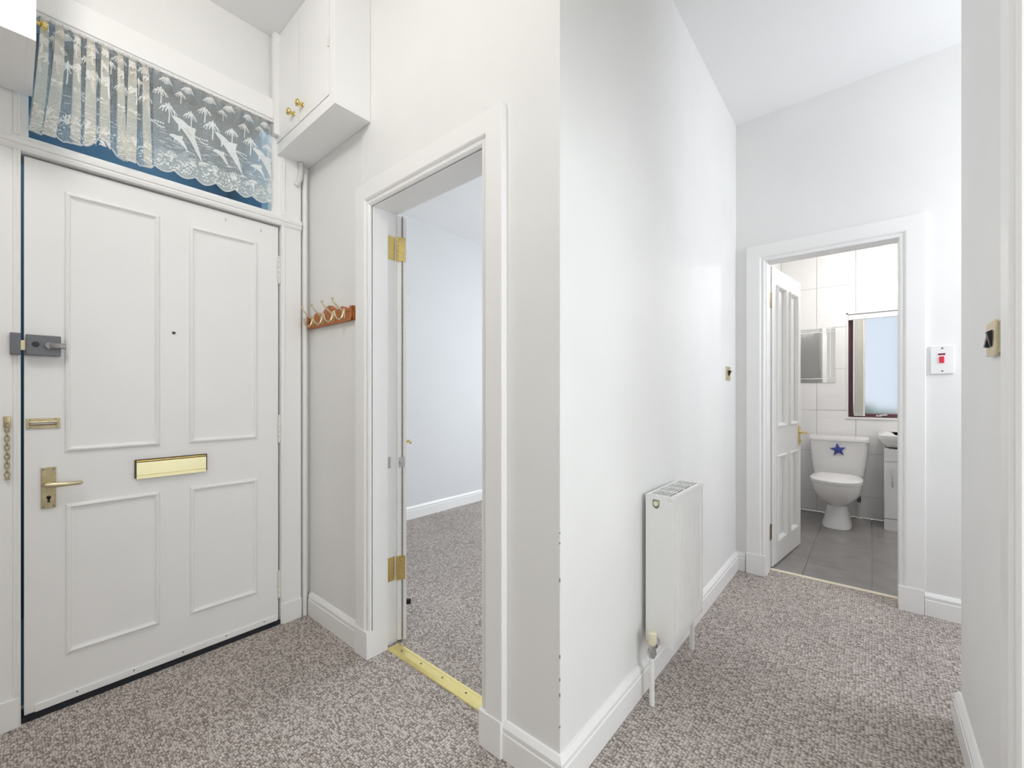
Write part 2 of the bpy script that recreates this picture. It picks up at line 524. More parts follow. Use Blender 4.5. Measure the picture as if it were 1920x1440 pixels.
# bathroom shell ------------------------------------------------------------
WX0, WX1, WZ0, WZ1 = -0.178, 0.235, 0.925, 1.925     # window opening
wb = MB().box(-0.80, WX0, YB, YB + 0.16, 0, 2.7).box(WX1, 1.05, YB, YB + 0.16, 0, 2.7)
wb.box(WX0, WX1, YB, YB + 0.16, 0, WZ0).box(WX0, WX1, YB, YB + 0.16, WZ1, 2.7)
wall_bath = struct('wall_bathroom_back', wb, M_GROUT, 'white tiled bathroom wall behind the toilet', 'wall')
TW, TH, GAP = 0.30, 0.40, 0.0026
tiles = {}
for i, xa in enumerate([-0.71, -0.41, -0.11, 0.19, 0.49, 0.79]):
    for za in [-0.20, 0.20, 0.60, 1.0, 1.4, 1.8, 2.2, 2.6]:
        x0, x1 = xa + GAP / 2, min(xa + TW, 1.0) - GAP / 2
        z0, z1 = max(za, 0.0) + GAP / 2, min(za + TH, 2.7) - GAP / 2
        # cut the tiles round the window opening
        parts = [(x0, x1, z0, z1)]
        if x1 > WX0 and x0 < WX1 and z1 > WZ0 and z0 < WZ1:
            parts = []
            if z0 < WZ0:
                parts.append((x0, x1, z0, WZ0))
            if z1 > WZ1:
                parts.append((x0, x1, WZ1, z1))
            zz0, zz1 = max(z0, WZ0), min(z1, WZ1)
            if x0 < WX0:
                parts.append((x0, WX0, zz0, zz1))
            if x1 > WX1:
                parts.append((WX1, x1, zz0, zz1))
        for (a, b, c0, c1) in parts:
            if b - a < 0.01 or c1 - c0 < 0.01:
                continue
            key = (round(b - a, 4), round(c1 - c0, 4))
            if key not in tiles:
                o = box(0, key[0], -0.008, 0, 0, key[1], bev=0.0012).build('tile', M_TILE_W, None)
                tiles[key] = o.data
            else:
                o = bpy.data.objects.new('tile', tiles[key])
                C.objects.link(o)
            o.parent = wall_bath
            o.location = (a, YB - 0.0005, c0)
struct('wall_bathroom_left', box(-0.74, -0.71, 3.24, YB, 0, 2.7), M_TILE_W, 'white tiled side wall behind the open bathroom door', 'wall')
struct('wall_bathroom_right', box(1.0, 1.05, 3.24, YB, 0, 2.7), M_TILE_W, 'white tiled side wall beyond the wash basin', 'wall')
struct('ceiling', box(-0.80, 1.05, 3.24, YB + 0.16, 2.7, 2.8), M_CEIL, 'white bathroom ceiling', 'ceiling')
floor_bath = struct('floor', box(-0.74, 1.05, 3.225, YB, -0.06, -0.008), M_GROUT_F, 'dark grey slate tiled bathroom floor', 'floor')
cols = [(-0.71, -0.335, [3.54, 4.13, 4.72]), (-0.335, 0.005, [3.54, 4.13, 4.72]), (0.005, 0.345, [3.88, 4.53, 5.05]), (0.345, 0.685, [3.54, 4.13, 4.72]), (0.685, 1.0, [3.88, 4.53])]
for (xa, xb, ys) in cols:
    yy = [3.25] + ys + [YB - 0.008]
    for a, b in zip(yy[:-1], yy[1:]):
        MB().box(xa + 0.003, xb - 0.003, a + 0.0018, b - 0.0018, -0.008, 0.0, bev=0.001).build('floor_tile', M_TILE_F, floor_bath)

# ------------------------------------------------------------------ baseboards
BB = [(0, 0), (0.018, 0), (0.018, 0.080), (0.0145, 0.084), (0.0165, 0.090), (0.0165, 0.100), (0.011, 0.108), (0.006, 0.115), (0, 0.116)]
fl = lambda x, y, w: (x, y, w)


def baseboard(name, path, label):
    return struct(name, MB().sweep(path, BB, fl), M_GLOSS, label, 'baseboard')


baseboard('baseboard_centre', [(-1.772, YL), (-2.245, YL)], 'short white moulded skirting board under the coat hooks')
baseboard('baseboard_corridor', [(-0.625, YF), (XC, YF), (XC, YL), (-0.893, YL)], 'white moulded skirting board wrapping the outer wall corner and running behind the radiator')
baseboard('baseboard_end', [(1.60, YF), (0.214, YF)], 'white skirting board below the red switch beside the bathroom doorway')
baseboard('baseboard_right', [(XR, 1.405), (XR, 2.13), (1.60, 2.13)], 'white moulded skirting board under the brass double switch')
baseboard('baseboard_lounge', [(XLL, 4.80), (XLL, 1.17)], 'white skirting board along the pale blue grey wall')

# ------------------------------------------------------------------ doorway trims
ARCH = [(0, -0.002), (0, 0.010), (0.006, 0.015), (0.012, 0.016), (0.018, 0.012), (0.021, 0.012), (0.0225, 0.017), (0.026, 0.021), (0.030, 0.023)]


def architrave(width):
    return ARCH + [(width - 0.003, 0.023), (width, 0.020), (width, -0.002)]


# middle doorway (lounge)
t2 = thing('trim_2', (-1.325, YL, 0), 'white moulded door frame of the middle doorway beside the coat hooks', 'door frame', kind='structure')
fw = lambda a, b, w: (a, YL - w, b)
# left normal must point outwards: path runs down the left side, so go right-bottom -> up -> left -> down reversed
MB().sweep([(-1.665, 0.118), (-1.665, 1.975), (-0.985, 1.975), (-0.985, 0.118)], architrave(0.100), fw).build('architrave', M_GLOSS, t2)
MB().box(-1.768, -1.664, 0.993, YL + 0.002, 0, 0.118, bev=0.002).build('plinth_block', M_GLOSS, t2)
MB().box(-0.986, -0.889, 0.993, YL + 0.002, 0, 0.118, bev=0.002).build('plinth_block', M_GLOSS, t2)
jm = MB().box(-1.705, -1.665, YL - 0.001, 1.099, 0, 1.975).box(-1.705, -1.690, 1.099, 1.152, 0, 1.988)
jm.box(-0.985, -0.958, YL - 0.001, 1.099, 0, 1.975).box(-0.971, -0.958, 1.099, 1.152, 0, 1.988)
jm.box(-1.705, -0.958, YL - 0.001, 1.099, 1.975, 2.002).box(-1.705, -0.958, 1.099, 1.152, 1.988, 2.002)
jm.build('jamb_lining', M_GLOSS2, t2)
MB().sweep([(-1.690, 0.0), (-1.690, 1.988), (-0.971, 1.988), (-0.971, 0.0)], [(0, 0), (0, 0.012), (0.08, 0.014), (0.08, 0)],
           lambda a, b, w: (a, 1.152 + w, b)).build('lounge_architrave', M_GLOSS, t2)
# brass threshold strip
ts = thing('trim_3', (-1.325, 1.12, 0), 'shiny brass threshold strip between the two carpets', 'threshold strip', kind='structure')
STRIP = [(-0.032, 0), (-0.030, 0.004), (-0.016, 0.0075), (-0.013, 0.0055), (0.013, 0.0055), (0.016, 0.0075), (0.030, 0.004), (0.032, 0)]
MB().sweep([(-1.664, 1.128), (-0.986, 1.128)], STRIP, fl).build('strip', M_STRIP, ts)
for i in range(5):
    MB().cyl((-1.60 + i * 0.138, 1.128, 0.0052), (-1.60 + i * 0.138, 1.128, 0.0066), 0.0045, n=10).build('screw', M_BRASS_DARK, ts)

# bathroom doorway
t4 = thing('trim_4', (-0.195, YF, 0), 'white moulded door frame around the bathroom doorway', 'door frame', kind='structure')
ff = lambda a, b, w: (a, YF - w, b)
MB().sweep([(-0.512, 0.13), (-0.512, 1.998), (0.113, 1.998), (0.113, 0.13)], architrave(0.105), ff).build('architrave', M_GLOSS, t4)
MB().box(-0.619, -0.511, YF - 0.026, YF + 0.002, 0, 0.13, bev=0.002).build('plinth_block', M_GLOSS, t4)
MB().box(0.112, 0.212, YF - 0.026, YF + 0.002, 0, 0.13, bev=0.002).build('plinth_block', M_GLOSS, t4)
jm = MB().box(-0.527, -0.505, YF - 0.001, 3.20, 0, 1.998).box(-0.527, -0.5075, 3.20, 3.243, 0, 2.008)
jm.box(0.113, 0.137, YF - 0.001, 3.20, 0, 1.998).box(0.128, 0.137, 3.20, 3.243, 0, 2.008)
jm.box(-0.527, 0.137, YF - 0.001, 3.20, 1.998, 2.022).box(-0.527, 0.137, 3.20, 3.243, 2.008, 2.022)
jm.build('jamb_lining', M_GLOSS2, t4)
struct('trim_5', MB().sweep([(-0.505, 3.238), (0.128, 3.238)], [(-0.016, 0), (-0.014, 0.004), (0, 0.007), (0.014, 0.004), (0.016, 0)], fl),
       mat('cream threshold', (0.84, 0.76, 0.60), 0.4), 'thin cream threshold strip at the bathroom doorway', 'threshold strip')

# doorway on the right wall (only the edge of its frame shows)
t6 = thing('trim_6', (XR, 0.87, 0), 'white door frame edge beside the brass double switch', 'door frame', kind='structure')
fr = lambda a, b, w: (XR - w, a, b)
MB().sweep([(0.44, 0.0), (0.44, 2.0), (1.30, 2.0), (1.30, 0.0)], architrave(0.100), fr).build('architrave', M_GLOSS, t6)
MB().box(XR - 0.001, 0.36, 1.30, 1.322, 0, 2.0).box(XR - 0.001, 0.36, 0.418, 0.44, 0, 2.0).box(XR - 0.001, 0.36, 0.418, 1.322, 2.0, 2.022).build('jamb_lining', M_GLOSS2, t6)

PANEL = [(0, -0.001), (0, 0.002), (0.004, 0.0085), (0.010, 0.011), (0.014, 0.009), (0.017, 0.003), (0.021, 0.0025), (0.021, -0.001)]


def panel_mould(mb, a0, a1, b0, b1, fmap, prof=PANEL):
    # closed path, clockwise so that the left normal points outwards -> use counter-clockwise for inwards
    return mb.sweep([(a0, b0), (a1, b0), (a1, b1), (a0, b1)], prof, fmap, closed=True)


# ------------------------------------------------------------------ front door, frame, fanlight
t1 = thing('trim_1', (-2.26, 0.45, 0), 'white timber front door frame with fanlight rails and plinths', 'door frame', kind='structure')
FX = -2.255
post = MB().box(-2.39, FX, -0.12, 0.022, 0, 2.62).box(-2.39, -2.262, 0.022, 0.040, 2.0, 2.51)
post.build('post', M_GLOSS, t1)
post = MB().box(-2.39, FX, 0.874, 0.970, 0, 2.62).box(-2.39, -2.262, 0.832, 0.874, 2.0, 2.51)
post.build('post', M_GLOSS, t1)
fd = lambda a, b, w: (FX + w, a, b)
RAIL = [(0, 0), (0.0, 0.006), (0.010, 0.010), (0.020, 0.004), (0.022, 0.010), (0.034, 0.013), (0.044, 0.006), (0.048, 0.004), (0.050, 0)]
MB().box(-2.39, FX, 0.022, 0.874, 1.998, 2.053).sweep([(-0.12, 1.999), (0.972, 1.999)], [(n, w) for n, w in RAIL], fd).build('transom_rail', M_GLOSS, t1)
BEAD = [(0, -0.001), (0.002, 0.005), (0.006, 0.006), (0.009, 0.003), (0.013, 0.006), (0.017, 0.005), (0.019, -0.001)]
MB().sweep([(0.022, 0.11), (0.022, 1.999)], BEAD, fd).build('bead', M_GLOSS, t1)
MB().sweep([(0.893, 0.11), (0.893, 1.999)], BEAD, fd).build('bead', M_GLOSS, t1)
MB().sweep([(0.022, 2.05), (0.022, 2.50)], BEAD, fd).build('bead', M_GLOSS, t1)
MB().sweep([(0.893, 2.05), (0.893, 2.50)], BEAD, fd).build('bead', M_GLOSS, t1)
MB().box(-2.39, -2.246, -0.12, 0.858, 2.508, 2.606, bev=0.002).build('head_board', M_GLOSS, t1)
MB().sweep([(-0.12, 2.493), (0.832, 2.493)], [(0, -0.02), (0, 0.004), (0.008, 0.006), (0.016, 0.002), (0.016, -0.02)], lambda a, b, w: (-2.256 + w, a, b)).build('head_bead', M_GLOSS, t1)
MB().box(-2.33, -2.247, 0.880, 0.972, 0, 0.102, bev=0.002).build('plinth_block', M_GLOSS, t1)
MB().box(-2.33, -2.247, -0.12, 0.018, 0, 0.102, bev=0.002).build('plinth_block', M_GLOSS, t1)
o = MB().box(-2.33, -2.262, 0.024, 0.873, 0, 0.019).build('threshold', M_BLACK, t1)
o['label'] = 'black rubber threshold'
lk = MB().box(FX - 0.002, FX + 0.032, -0.003, 0.0215, 1.288, 1.362, bev=0.002).build('latch_keep', M_LATCH, t1)
lk['label'] = 'grey latch keep on the frame'

w1 = thing('window_1', (-2.31, 0.435, 2.053), 'blue tinted fanlight glass above the front door', 'window', kind='structure')
MB().box(-2.312, -2.308, 0.040, 0.832, 2.053, 2.508).build('pane', M_FANGLASS, w1)

d1 = thing('door_1', (-2.275, 0.45, 0), 'white four panel front door with brass letterbox and grey night latch', 'door', kind='structure')
DX = -2.272
MB().box(DX - 0.045, DX, 0.0295, 0.867, 0.021, 1.990, bev=0.0015).build('leaf', M_GLOSS2, d1)
fdoor = lambda a, b, w: (DX + w, a, b)
for (a0, a1, b0, b1) in [(0.127, 0.403, 0.938, 1.900), (0.502, 0.771, 0.938, 1.890), (0.129, 0.403, 0.192, 0.747), (0.504, 0.771, 0.190, 0.747)]:
    panel_mould(MB(), a0, a1, b0, b1, fdoor, [(n, w) for n, w in PANEL]).build('panel_moulding', M_GLOSS, d1)
# draught strip along the bottom
ds = MB().box(DX - 0.001, DX + 0.006, 0.055, 0.862, 0.022, 0.048, bev=0.001).build('draught_strip', M_GLOSS, d1)
bl = MB().box(DX - 0.001, DX + 0.005, 0.036, 0.832, 0.0012, 0.0222).build('brush', M_BLACK, ds)
bl['label'] = 'black brush seal'
for i in range(5):
    MB().cyl((DX + 0.0055, 0.16 + i * 0.16, 0.040), (DX + 0.0072, 0.16 + i * 0.16, 0.040), 0.0028, n=8).build('screw', M_SCREW, ds)
# hinges painted over
for z in (0.20, 0.978, 1.776):
    hb = MB()
    for k in range(5):
        hb.cyl((DX + 0.006, 0.8695, z - 0.062 + k * 0.025), (DX + 0.006, 0.8695, z - 0.062 + k * 0.025 + 0.0235), 0.0068, n=10)
    hb.ball((DX + 0.006, 0.8695, z + 0.066), 0.005).ball((DX + 0.006, 0.8695, z - 0.065), 0.005)
    hb.build('hinge', M_HINGE_W, d1, smooth='auto')
# night latch
la = MB().box(DX, DX + 0.032, 0.033, 0.117, 1.289, 1.361, bev=0.002).build('night_latch', M_LATCH, d1)
MB().cyl((DX + 0.031, 0.056, 1.328), (DX + 0.037, 0.056, 1.328), 0.0095, 0.008, n=18).build('lock_button', M_BLACKP, la, smooth='auto')
MB().box(DX + 0.004, DX + 0.02, 0.0215, 0.034, 1.306, 1.340).build('latch_bolt', M_BRASS_SAT, la)
lv = MB().cyl((DX + 0.031, 0.089, 1.325), (DX + 0.043, 0.089, 1.325), 0.0125, 0.0115, n=18)
lv.box(DX + 0.035, DX + 0.047, 0.089, 0.129, 1.3155, 1.3345, bev=0.002)
lv.build('latch_lever', M_LATCH2, la, smooth='auto')
# peephole and nail holes
MB().cyl((DX - 0.002, 0.449, 1.414), (DX + 0.003, 0.449, 1.414), 0.006, n=14).build('peephole', M_BLACKP, d1)
for (y, z) in ((0.640, 1.962), (0.640, 1.954), (0.788, 1.955), (0.788, 1.947)):
    MB().cyl((DX - 0.001, y, z), (DX + 0.0006, y, z), 0.0022, n=8).build('nail_hole', M_SCREW, d1)
# chain slot plate
cs = MB()
cs.box(DX, DX + 0.005, 0.034, 0.116, 1.054, 1.066, bev=0.001).box(DX, DX + 0.005, 0.034, 0.116, 1.029, 1.041, bev=0.001)
cs.box(DX, DX + 0.005, 0.034, 0.044, 1.040, 1.055).box(DX, DX + 0.005, 0.106, 0.116, 1.040, 1.055)
cs.sweep([(0.041, 1.0405), (0.109, 1.0405), (0.109, 1.0545), (0.041, 1.0545)], [(0, 0), (0, 0.010), (0.002, 0.011), (0.003, 0.009), (0.003, 0)], fdoor, closed=True)
cp = cs.build('chain_slot', M_BRASS_ANT, d1)
for (y, z) in ((0.044, 1.061), (0.106, 1.061), (0.044, 1.034), (0.106, 1.034)):
    MB().cyl((DX + 0.004, y, z), (DX + 0.0058, y, z), 0.0022, n=8).build('screw', M_SCREW, cp)
# lever handle on a long back plate
hp = MB().box(DX, DX + 0.007, 0.069, 0.106, 0.740, 0.888, bev=0.002).build('handle_plate', M_BRASS_ANT, d1)
MB().cyl((DX + 0.006, 0.086, 0.827), (DX + 0.03, 0.086, 0.827), 0.011, 0.009, n=16).tube(
    [(DX + 0.036, 0.078, 0.827), (DX + 0.038, 0.095, 0.827), (DX + 0.039, 0.13, 0.826), (DX + 0.037, 0.166, 0.825), (DX + 0.035, 0.172, 0.825)],
    [0.008, 0.0105, 0.0085, 0.0078, 0.005], n=12).build('lever', M_BRASS_SAT, hp, smooth='auto')
MB().cyl((DX + 0.006, 0.088, 0.780), (DX + 0.0078, 0.088, 0.780), 0.0062, n=14).box(DX + 0.006, DX + 0.0078, 0.0848, 0.0912, 0.762, 0.779).build('keyhole', M_BLACKP, hp)
for (y, z) in ((0.075, 0.881), (0.100, 0.881), (0.075, 0.748), (0.100, 0.748)):
    MB().cyl((DX + 0.006, y, z), (DX + 0.008, y, z), 0.0028, n=8).build('screw', M_SCREW, hp)
# letterbox flap
lb = MB().box(DX, DX + 0.010, 0.322, 0.566, 0.812, 0.887, bev=0.001).build('letterbox', M_FLAP_FRAME, d1)
MB().box(DX + 0.009, DX + 0.015, 0.3265, 0.5615, 0.808, 0.8755, bev=0.0012).build('flap', M_FLAP, lb)
MB().tube([(DX + 0.0115, 0.327, 0.8805), (DX + 0.0115, 0.561, 0.8805)], 0.0032, n=10).build('flap_hinge', M_BRASS, lb, smooth='auto')
MB().box(DX + 0.0148, DX + 0.0163, 0.3275, 0.5605, 0.822, 0.8245).build('flap_rib', M_BRASS, lb)

# security chain hanging on the frame
ch = thing('door_chain', (FX, -0.0085, 0.86), 'aged brass security chain hanging on the front door frame', 'door chain')
pl = MB().box(FX, FX + 0.006, -0.017, 0.000, 1.038, 1.076, bev=0.002)
pl.tube([(FX + 0.006, -0.0085, 1.052), (FX + 0.014, -0.0085, 1.050), (FX + 0.014, -0.0085, 1.042), (FX + 0.006, -0.0085, 1.040)], 0.0028, n=8)
pl.build('chain_bracket', M_BRASS_ANT, ch, smooth='auto')
for i in range(11):
    zc = 1.032 - i * 0.0155
    pts = []
    for k in range(17):
        t = 2 * PI * k / 16
        a, b = 0.0055 * math.cos(t), 0.0105 * math.sin(t)
        pts.append((FX + 0.008 + (a if i % 2 else 0), -0.0085 + (0 if i % 2 else a), zc + b))
    MB().tube(pts, 0.0017, n=6, cap=False).build('link', M_BRASS_ANT, ch, smooth=True)
MB().ball((FX + 0.008, -0.0085, 0.862), 0.0065, sc=(0.8, 1.1, 0.6)).cyl((FX + 0.003, -0.0085, 0.862), (FX + 0.013, -0.0085, 0.862), 0.004, n=10).build('end_stud', M_BRASS_ANT, ch, smooth='auto')

# ------------------------------------------------------------------ pipes in the corner beside the front door
MB().tube([(-2.262, 0.993, 0), (-2.262, 0.993, 2.30)], 0.0125, n=14).build('riser_pipe', M_PIPE, None, smooth='auto', origin=(-2.262, 0.993, 0))
tag(bpy.data.objects['riser_pipe'], 'white painted riser pipe in the corner beside the front door', 'pipe')
o = MB().tube([(-2.246, 0.965, 2.343), (-2.246, 0.966, 2.30), (-2.247, 0.964, 2.265), (-2.251, 0.953, 2.235), (-2.254, 0.945, 2.222)], 0.0125, n=12).build(
    'conduit', M_PIPE_GR, None, smooth='auto', origin=(-2.25, 0.95, 2.22))
tag(o, 'short bent grey conduit under the overhead cupboard', 'conduit')

# ------------------------------------------------------------------ overhead cupboards


def knob(mb, x, y, z, s):
    mb.cyl((x, y, z), (x, y + s * 0.004, z), 0.013, 0.012, n=16)
    mb.cyl((x, y + s * 0.003, z), (x, y + s * 0.018, z), 0.006, 0.007, n=14)
    mb.ball((x, y + s * 0.024, z), 0.016, 16, (1, 0.62, 1))
    return mb


cb = thing('overhead_cupboard', (-1.98, 0.94, 2.346), 'white overhead cupboard with two brass knobs above the coat hooks', 'cupboard')
CX0, CX1, CY0, CY1, CZ0, CZ1 = XD + 0.002, -1.676, 0.857, YL - 0.001, 2.346, HC - 0.001
MB().box(CX0, CX1, CY0 + 0.018, CY1, CZ0, CZ1, bev=0.001).build('body', M_GLOSS2, cb)
MB().box(CX0, -2.262, CY0, CY0 + 0.019, CZ0, CZ1).box(-1.722, CX1, CY0, CY0 + 0.019, CZ0, CZ1).box(-2.262, -1.722, CY0, CY0 + 0.019, CZ0, 2.398).box(
    -2.262, -1.722, CY0, CY0 + 0.019, 2.885, CZ1).build('face_frame', M_GLOSS2, cb)
MB().box(CX0 + 0.02, CX0 + 0.05, CY0 - 0.026, CY0, 2.43, CZ1).build('corner_batten', M_GLOSS2, cb)
for (a, b, kx) in ((-2.260, -2.006, -2.058), (-2.002, -1.724, -1.965)):
    dr = MB().box(a, b, CY0 - 0.003, CY0 + 0.017, 2.400, 2.883, bev=0.0015).build('cupboard_door', M_GLOSS2, cb)
    knob(MB(), kx, CY0 - 0.003, 2.462, -1).build('knob', M_BRASS, dr, smooth='auto')
MB().box(-1.726, -1.720, CY0 - 0.008, CY0 - 0.001, 2.60, 2.64).build('hinge', M_HINGE_W, cb)

cb2 = thing('overhead_cupboard', (-2.08, -0.2, 2.194), 'white overhead cupboard hanging over the latch side of the front door', 'cupboard')
MB().box(XD + 0.032, -1.881, -0.42, 0.030, 2.194, HC - 0.001, bev=0.001).build('body', M_GLOSS2, cb2)
MB().box(XD + 0.036, -1.881, 0.030, 0.048, 2.194, 2.25).box(-1.92, -1.881, 0.030, 0.048, 2.25, HC - 0.001).box(XD + 0.036, -2.22, 0.030, 0.048, 2.25, HC - 0.001).build('face_frame', M_GLOSS2, cb2)
dr = MB().box(-2.218, -1.922, 0.031, 0.0475, 2.252, HC - 0.03, bev=0.001).build('cupboard_door', M_GLOSS2, cb2)
knob(MB(), -2.13, 0.0475, 2.395, 1).build('knob', M_BRASS, dr, smooth='auto')

# ------------------------------------------------------------------ net curtain in the fanlight
random.seed(4)
cur = thing('net_curtain', (-2.235, 0.435, 2.07), 'white lace net curtain with palms and dolphins, bunched at one end', 'curtain')
XCUR = -2.238
ZT = 2.482
Y_A, Y_B, Y_C = 0.060, 0.375, 0.824
NF = 8                      # folds in the bunched part


def cpos(u, z):
    """u in [0,1]: gathered part, [1,2]: flat part"""
    f = (ZT - z) / 0.42
    if u <= 1:
        lam = (Y_B - Y_A) / NF
        k = min(int(u * NF), NF - 1)
        q = u * NF - k
        w = lam * (0.33 + 0.05 * math.sin(k * 2.3)) * (0.8 + 0.3 * min(1, f * 1.6))
        yc = Y_A + lam * (k + 0.42 + 0.07 * math.sin(k * 4.1))
        yn = Y_A + lam * (k + 1.42 + 0.07 * math.sin((k + 1) * 4.1)) if k < NF - 1 else Y_B + w
        if q < 0.82:                       # tube: five crossings of cloth
            t = q / 0.82
            y = yc - w * math.cos(5 * PI * t)
            x = XCUR + 0.011 * math.sin(PI * t) * (0.7 + 0.5 * min(1, f * 2)) + 0.003 * math.cos(5 * PI * t)
        else:                              # single sheer layer to the next tube
            t = (q - 0.82) / 0.18
            y = (yc + w) + ((yn - w) - (yc + w)) * t
            x = XCUR - 0.003 * math.cos(PI * t) ** 2 - 0.002
        y += f * f * (0.008 * math.sin(u * 21 + 0.7) - 0.034 * max(0, 1 - 2.2 * u))
    else:
        v = u - 1
        y = Y_B + (Y_C - Y_B) * v
        x = XCUR + 0.0045 * math.sin(v * 30) * min(1, v * 6) + 0.003 * math.sin(v * 11 + 1)
        x += 0.006 * math.exp(-((f) / 0.12) ** 2) * math.sin(v * 75)
    return (x, y, z)


def fab(u):
    """fabric length along the curtain"""
    return u * 0.92 if u <= 1 else 0.92 + (u - 1) * 0.44


def ufab(s):
    return s / 0.92 if s <= 0.92 else 1 + (s - 0.92) / 0.44


def hem(u):
    s = fab(u)
    z = 2.071 + 0.020 * (1 - abs(math.sin(PI * (s + 0.02) / 0.072)))
    y = cpos(u, 2.1)[1]
    z += 0.052 * math.exp(-((y - 0.222) / 0.026) ** 2)
    return z + (0.004 if u > 1 else -0.002)


NZ = 14


def net_part(name, ulist, material, top=None, off=0.0):
    vs, fs = [], []
    for u in ulist:
        zb = hem(u)
        zt = ZT if top is None else top + 0.006 * math.sin(u * 42)
        for j in range(NZ + 1):
            p = cpos(u, zt + (zb - zt) * j / NZ)
            vs.append((p[0] + off, p[1], p[2]))
    for i in range(len(ulist) - 1):
        for j in range(NZ):
            k = i * (NZ + 1) + j
            fs.append((k, k + 1, k + NZ + 2, k + NZ + 1))
    MB().add(vs, fs).build(name, material, cur, smooth=True)


ua = [i / 480 for i in range(481)]
ub = [1 + i / 110 for i in range(1, 111)]
us = ua + ub
net_part('gathered_net', ua, M_LACE_G)
net_part('net', [1.0] + ub, M_LACE)
net_part('lace_border', [1.0] + ub, M_LACE_B, 2.165, 0.0008)
# scalloped hem cord
MB().tube([(p[0] + 0.0012, p[1], p[2]) for p in (cpos(u, hem(u)) for u in us)], 0.0023, n=6).build('hem_cord', M_LACE_H, cur, smooth=True)
# gathered heading on its wire
hd = MB()
for i in range(15):
    y = 0.055 + i * 0.0238 + random.uniform(-0.003, 0.003)
    hd.ball((XCUR + 0.006, y, ZT + 0.001 + random.uniform(-0.002, 0.002)), 0.0115, 10, (0.75, 1.0, 0.72))
for i in range(9):
    y = 0.425 + i * 0.046
    hd.ball((XCUR + 0.004, y, ZT + 0.001), 0.010, 10, (0.6, 1.9, 0.55))
hd.build('heading', M_LACE_H, cur, smooth=True)
MB().tube([(XCUR, 0.041, ZT), (XCUR, 0.831, ZT)], 0.0022, n=8).build('curtain_wire', M_STEEL, cur, smooth=True)

motifs = MB()


def poly(pts):
    """small lace shape given as (s, z) outline on the fabric"""
    vs = []
    for s, z in pts:
        u = min(max(ufab(s), 0.001), 1.999)
        p = cpos(u, z)
        vs.append((p[0] + 0.0016, p[1], p[2]))
    motifs.add(vs, [tuple(range(len(vs)))])


def stroke(pts, w):
    for (a, b) in zip(pts[:-1], pts[1:]):
        d = Vector((b[0] - a[0], b[1] - a[1]))
        if d.length < 1e-6:
            continue
        n = Vector((-d.y, d.x)).normalized() * w / 2
        poly([(a[0] - n.x, a[1] - n.y), (b[0] - n.x, b[1] - n.y), (b[0] + n.x, b[1] + n.y), (a[0] + n.x, a[1] + n.y)])


def palm(s, z, k):
    stroke([(s, z), (s + 0.003 * k, z - 0.026 * k), (s + 0.001 * k, z - 0.058 * k)], 0.0040 * k)
    # separate drooping fronds, the lower ones hanging nearly straight down
    for (dx, up, dn) in ((-0.026, 0.004, -0.020), (-0.018, 0.010, -0.024), (-0.010, 0.014, 0.004), (0.003, 0.016, 0.016), (0.012, 0.013, 0.002), (0.020, 0.010, -0.022), (0.026, 0.003, -0.018),
                         (-0.009, -0.003, -0.022), (0.010, -0.003, -0.021)):
        a, b, c = (s, z), (s + dx * k * 0.55, z + up * k), (s + dx * k, z + dn * k)
        pts = []
        for q in range(5):
            t = q / 4
            pts.append(((1 - t) ** 2 * a[0] + 2 * t * (1 - t) * b[0] + t * t * c[0], (1 - t) ** 2 * a[1] + 2 * t * (1 - t) * b[1] + t * t * c[1]))
        for q in range(4):
            stroke(pts[q:q + 2], (0.0034, 0.0052, 0.0048, 0.003)[q] * k)


def dolphin(s, z, k, lean):
    """leaping fish-tailed body along an arc, with fins"""
    top, bot = [], []
    for q in range(11):
        t = q / 10
        ax = t * 0.085 * k
        az = -t * 0.105 * k * lean + 0.026 * k * math.sin(PI * t)
        w = 0.0155 * k * (math.sin(PI * min(1, t * 1.02)) ** 0.75) * (1.0 - 0.35 * t) + 0.0012
        d = Vector((0.085, -0.105 * lean + 0.026 * PI * math.cos(PI * t))).normalized()
        top.append((s + ax - d.y * w, z + az + d.x * w))
        bot.append((s + ax + d.y * w * 0.8, z + az - d.x * w * 0.8))
    for q in range(10):
        poly([bot[q], bot[q + 1], top[q + 1], top[q]])
    ex, ez = (top[-1][0] + bot[-1][0]) / 2, (top[-1][1] + bot[-1][1]) / 2
    poly([(ex, ez + 0.003 * k), (ex + 0.022 * k, ez - 0.001 * k), (ex + 0.004 * k, ez - 0.006 * k)])
    poly([(ex, ez + 0.003 * k), (ex - 0.013 * k, ez - 0.010 * k), (ex + 0.003 * k, ez - 0.006 * k)])
    mx, mz = top[5]
    poly([(top[4][0], top[4][1]), (mx + 0.014 * k, mz + 0.013 * k), (top[6][0], top[6][1])])
    bx, bz = bot[3]
    poly([bot[3], (bx + 0.001, bz - 0.024 * k), bot[4]])


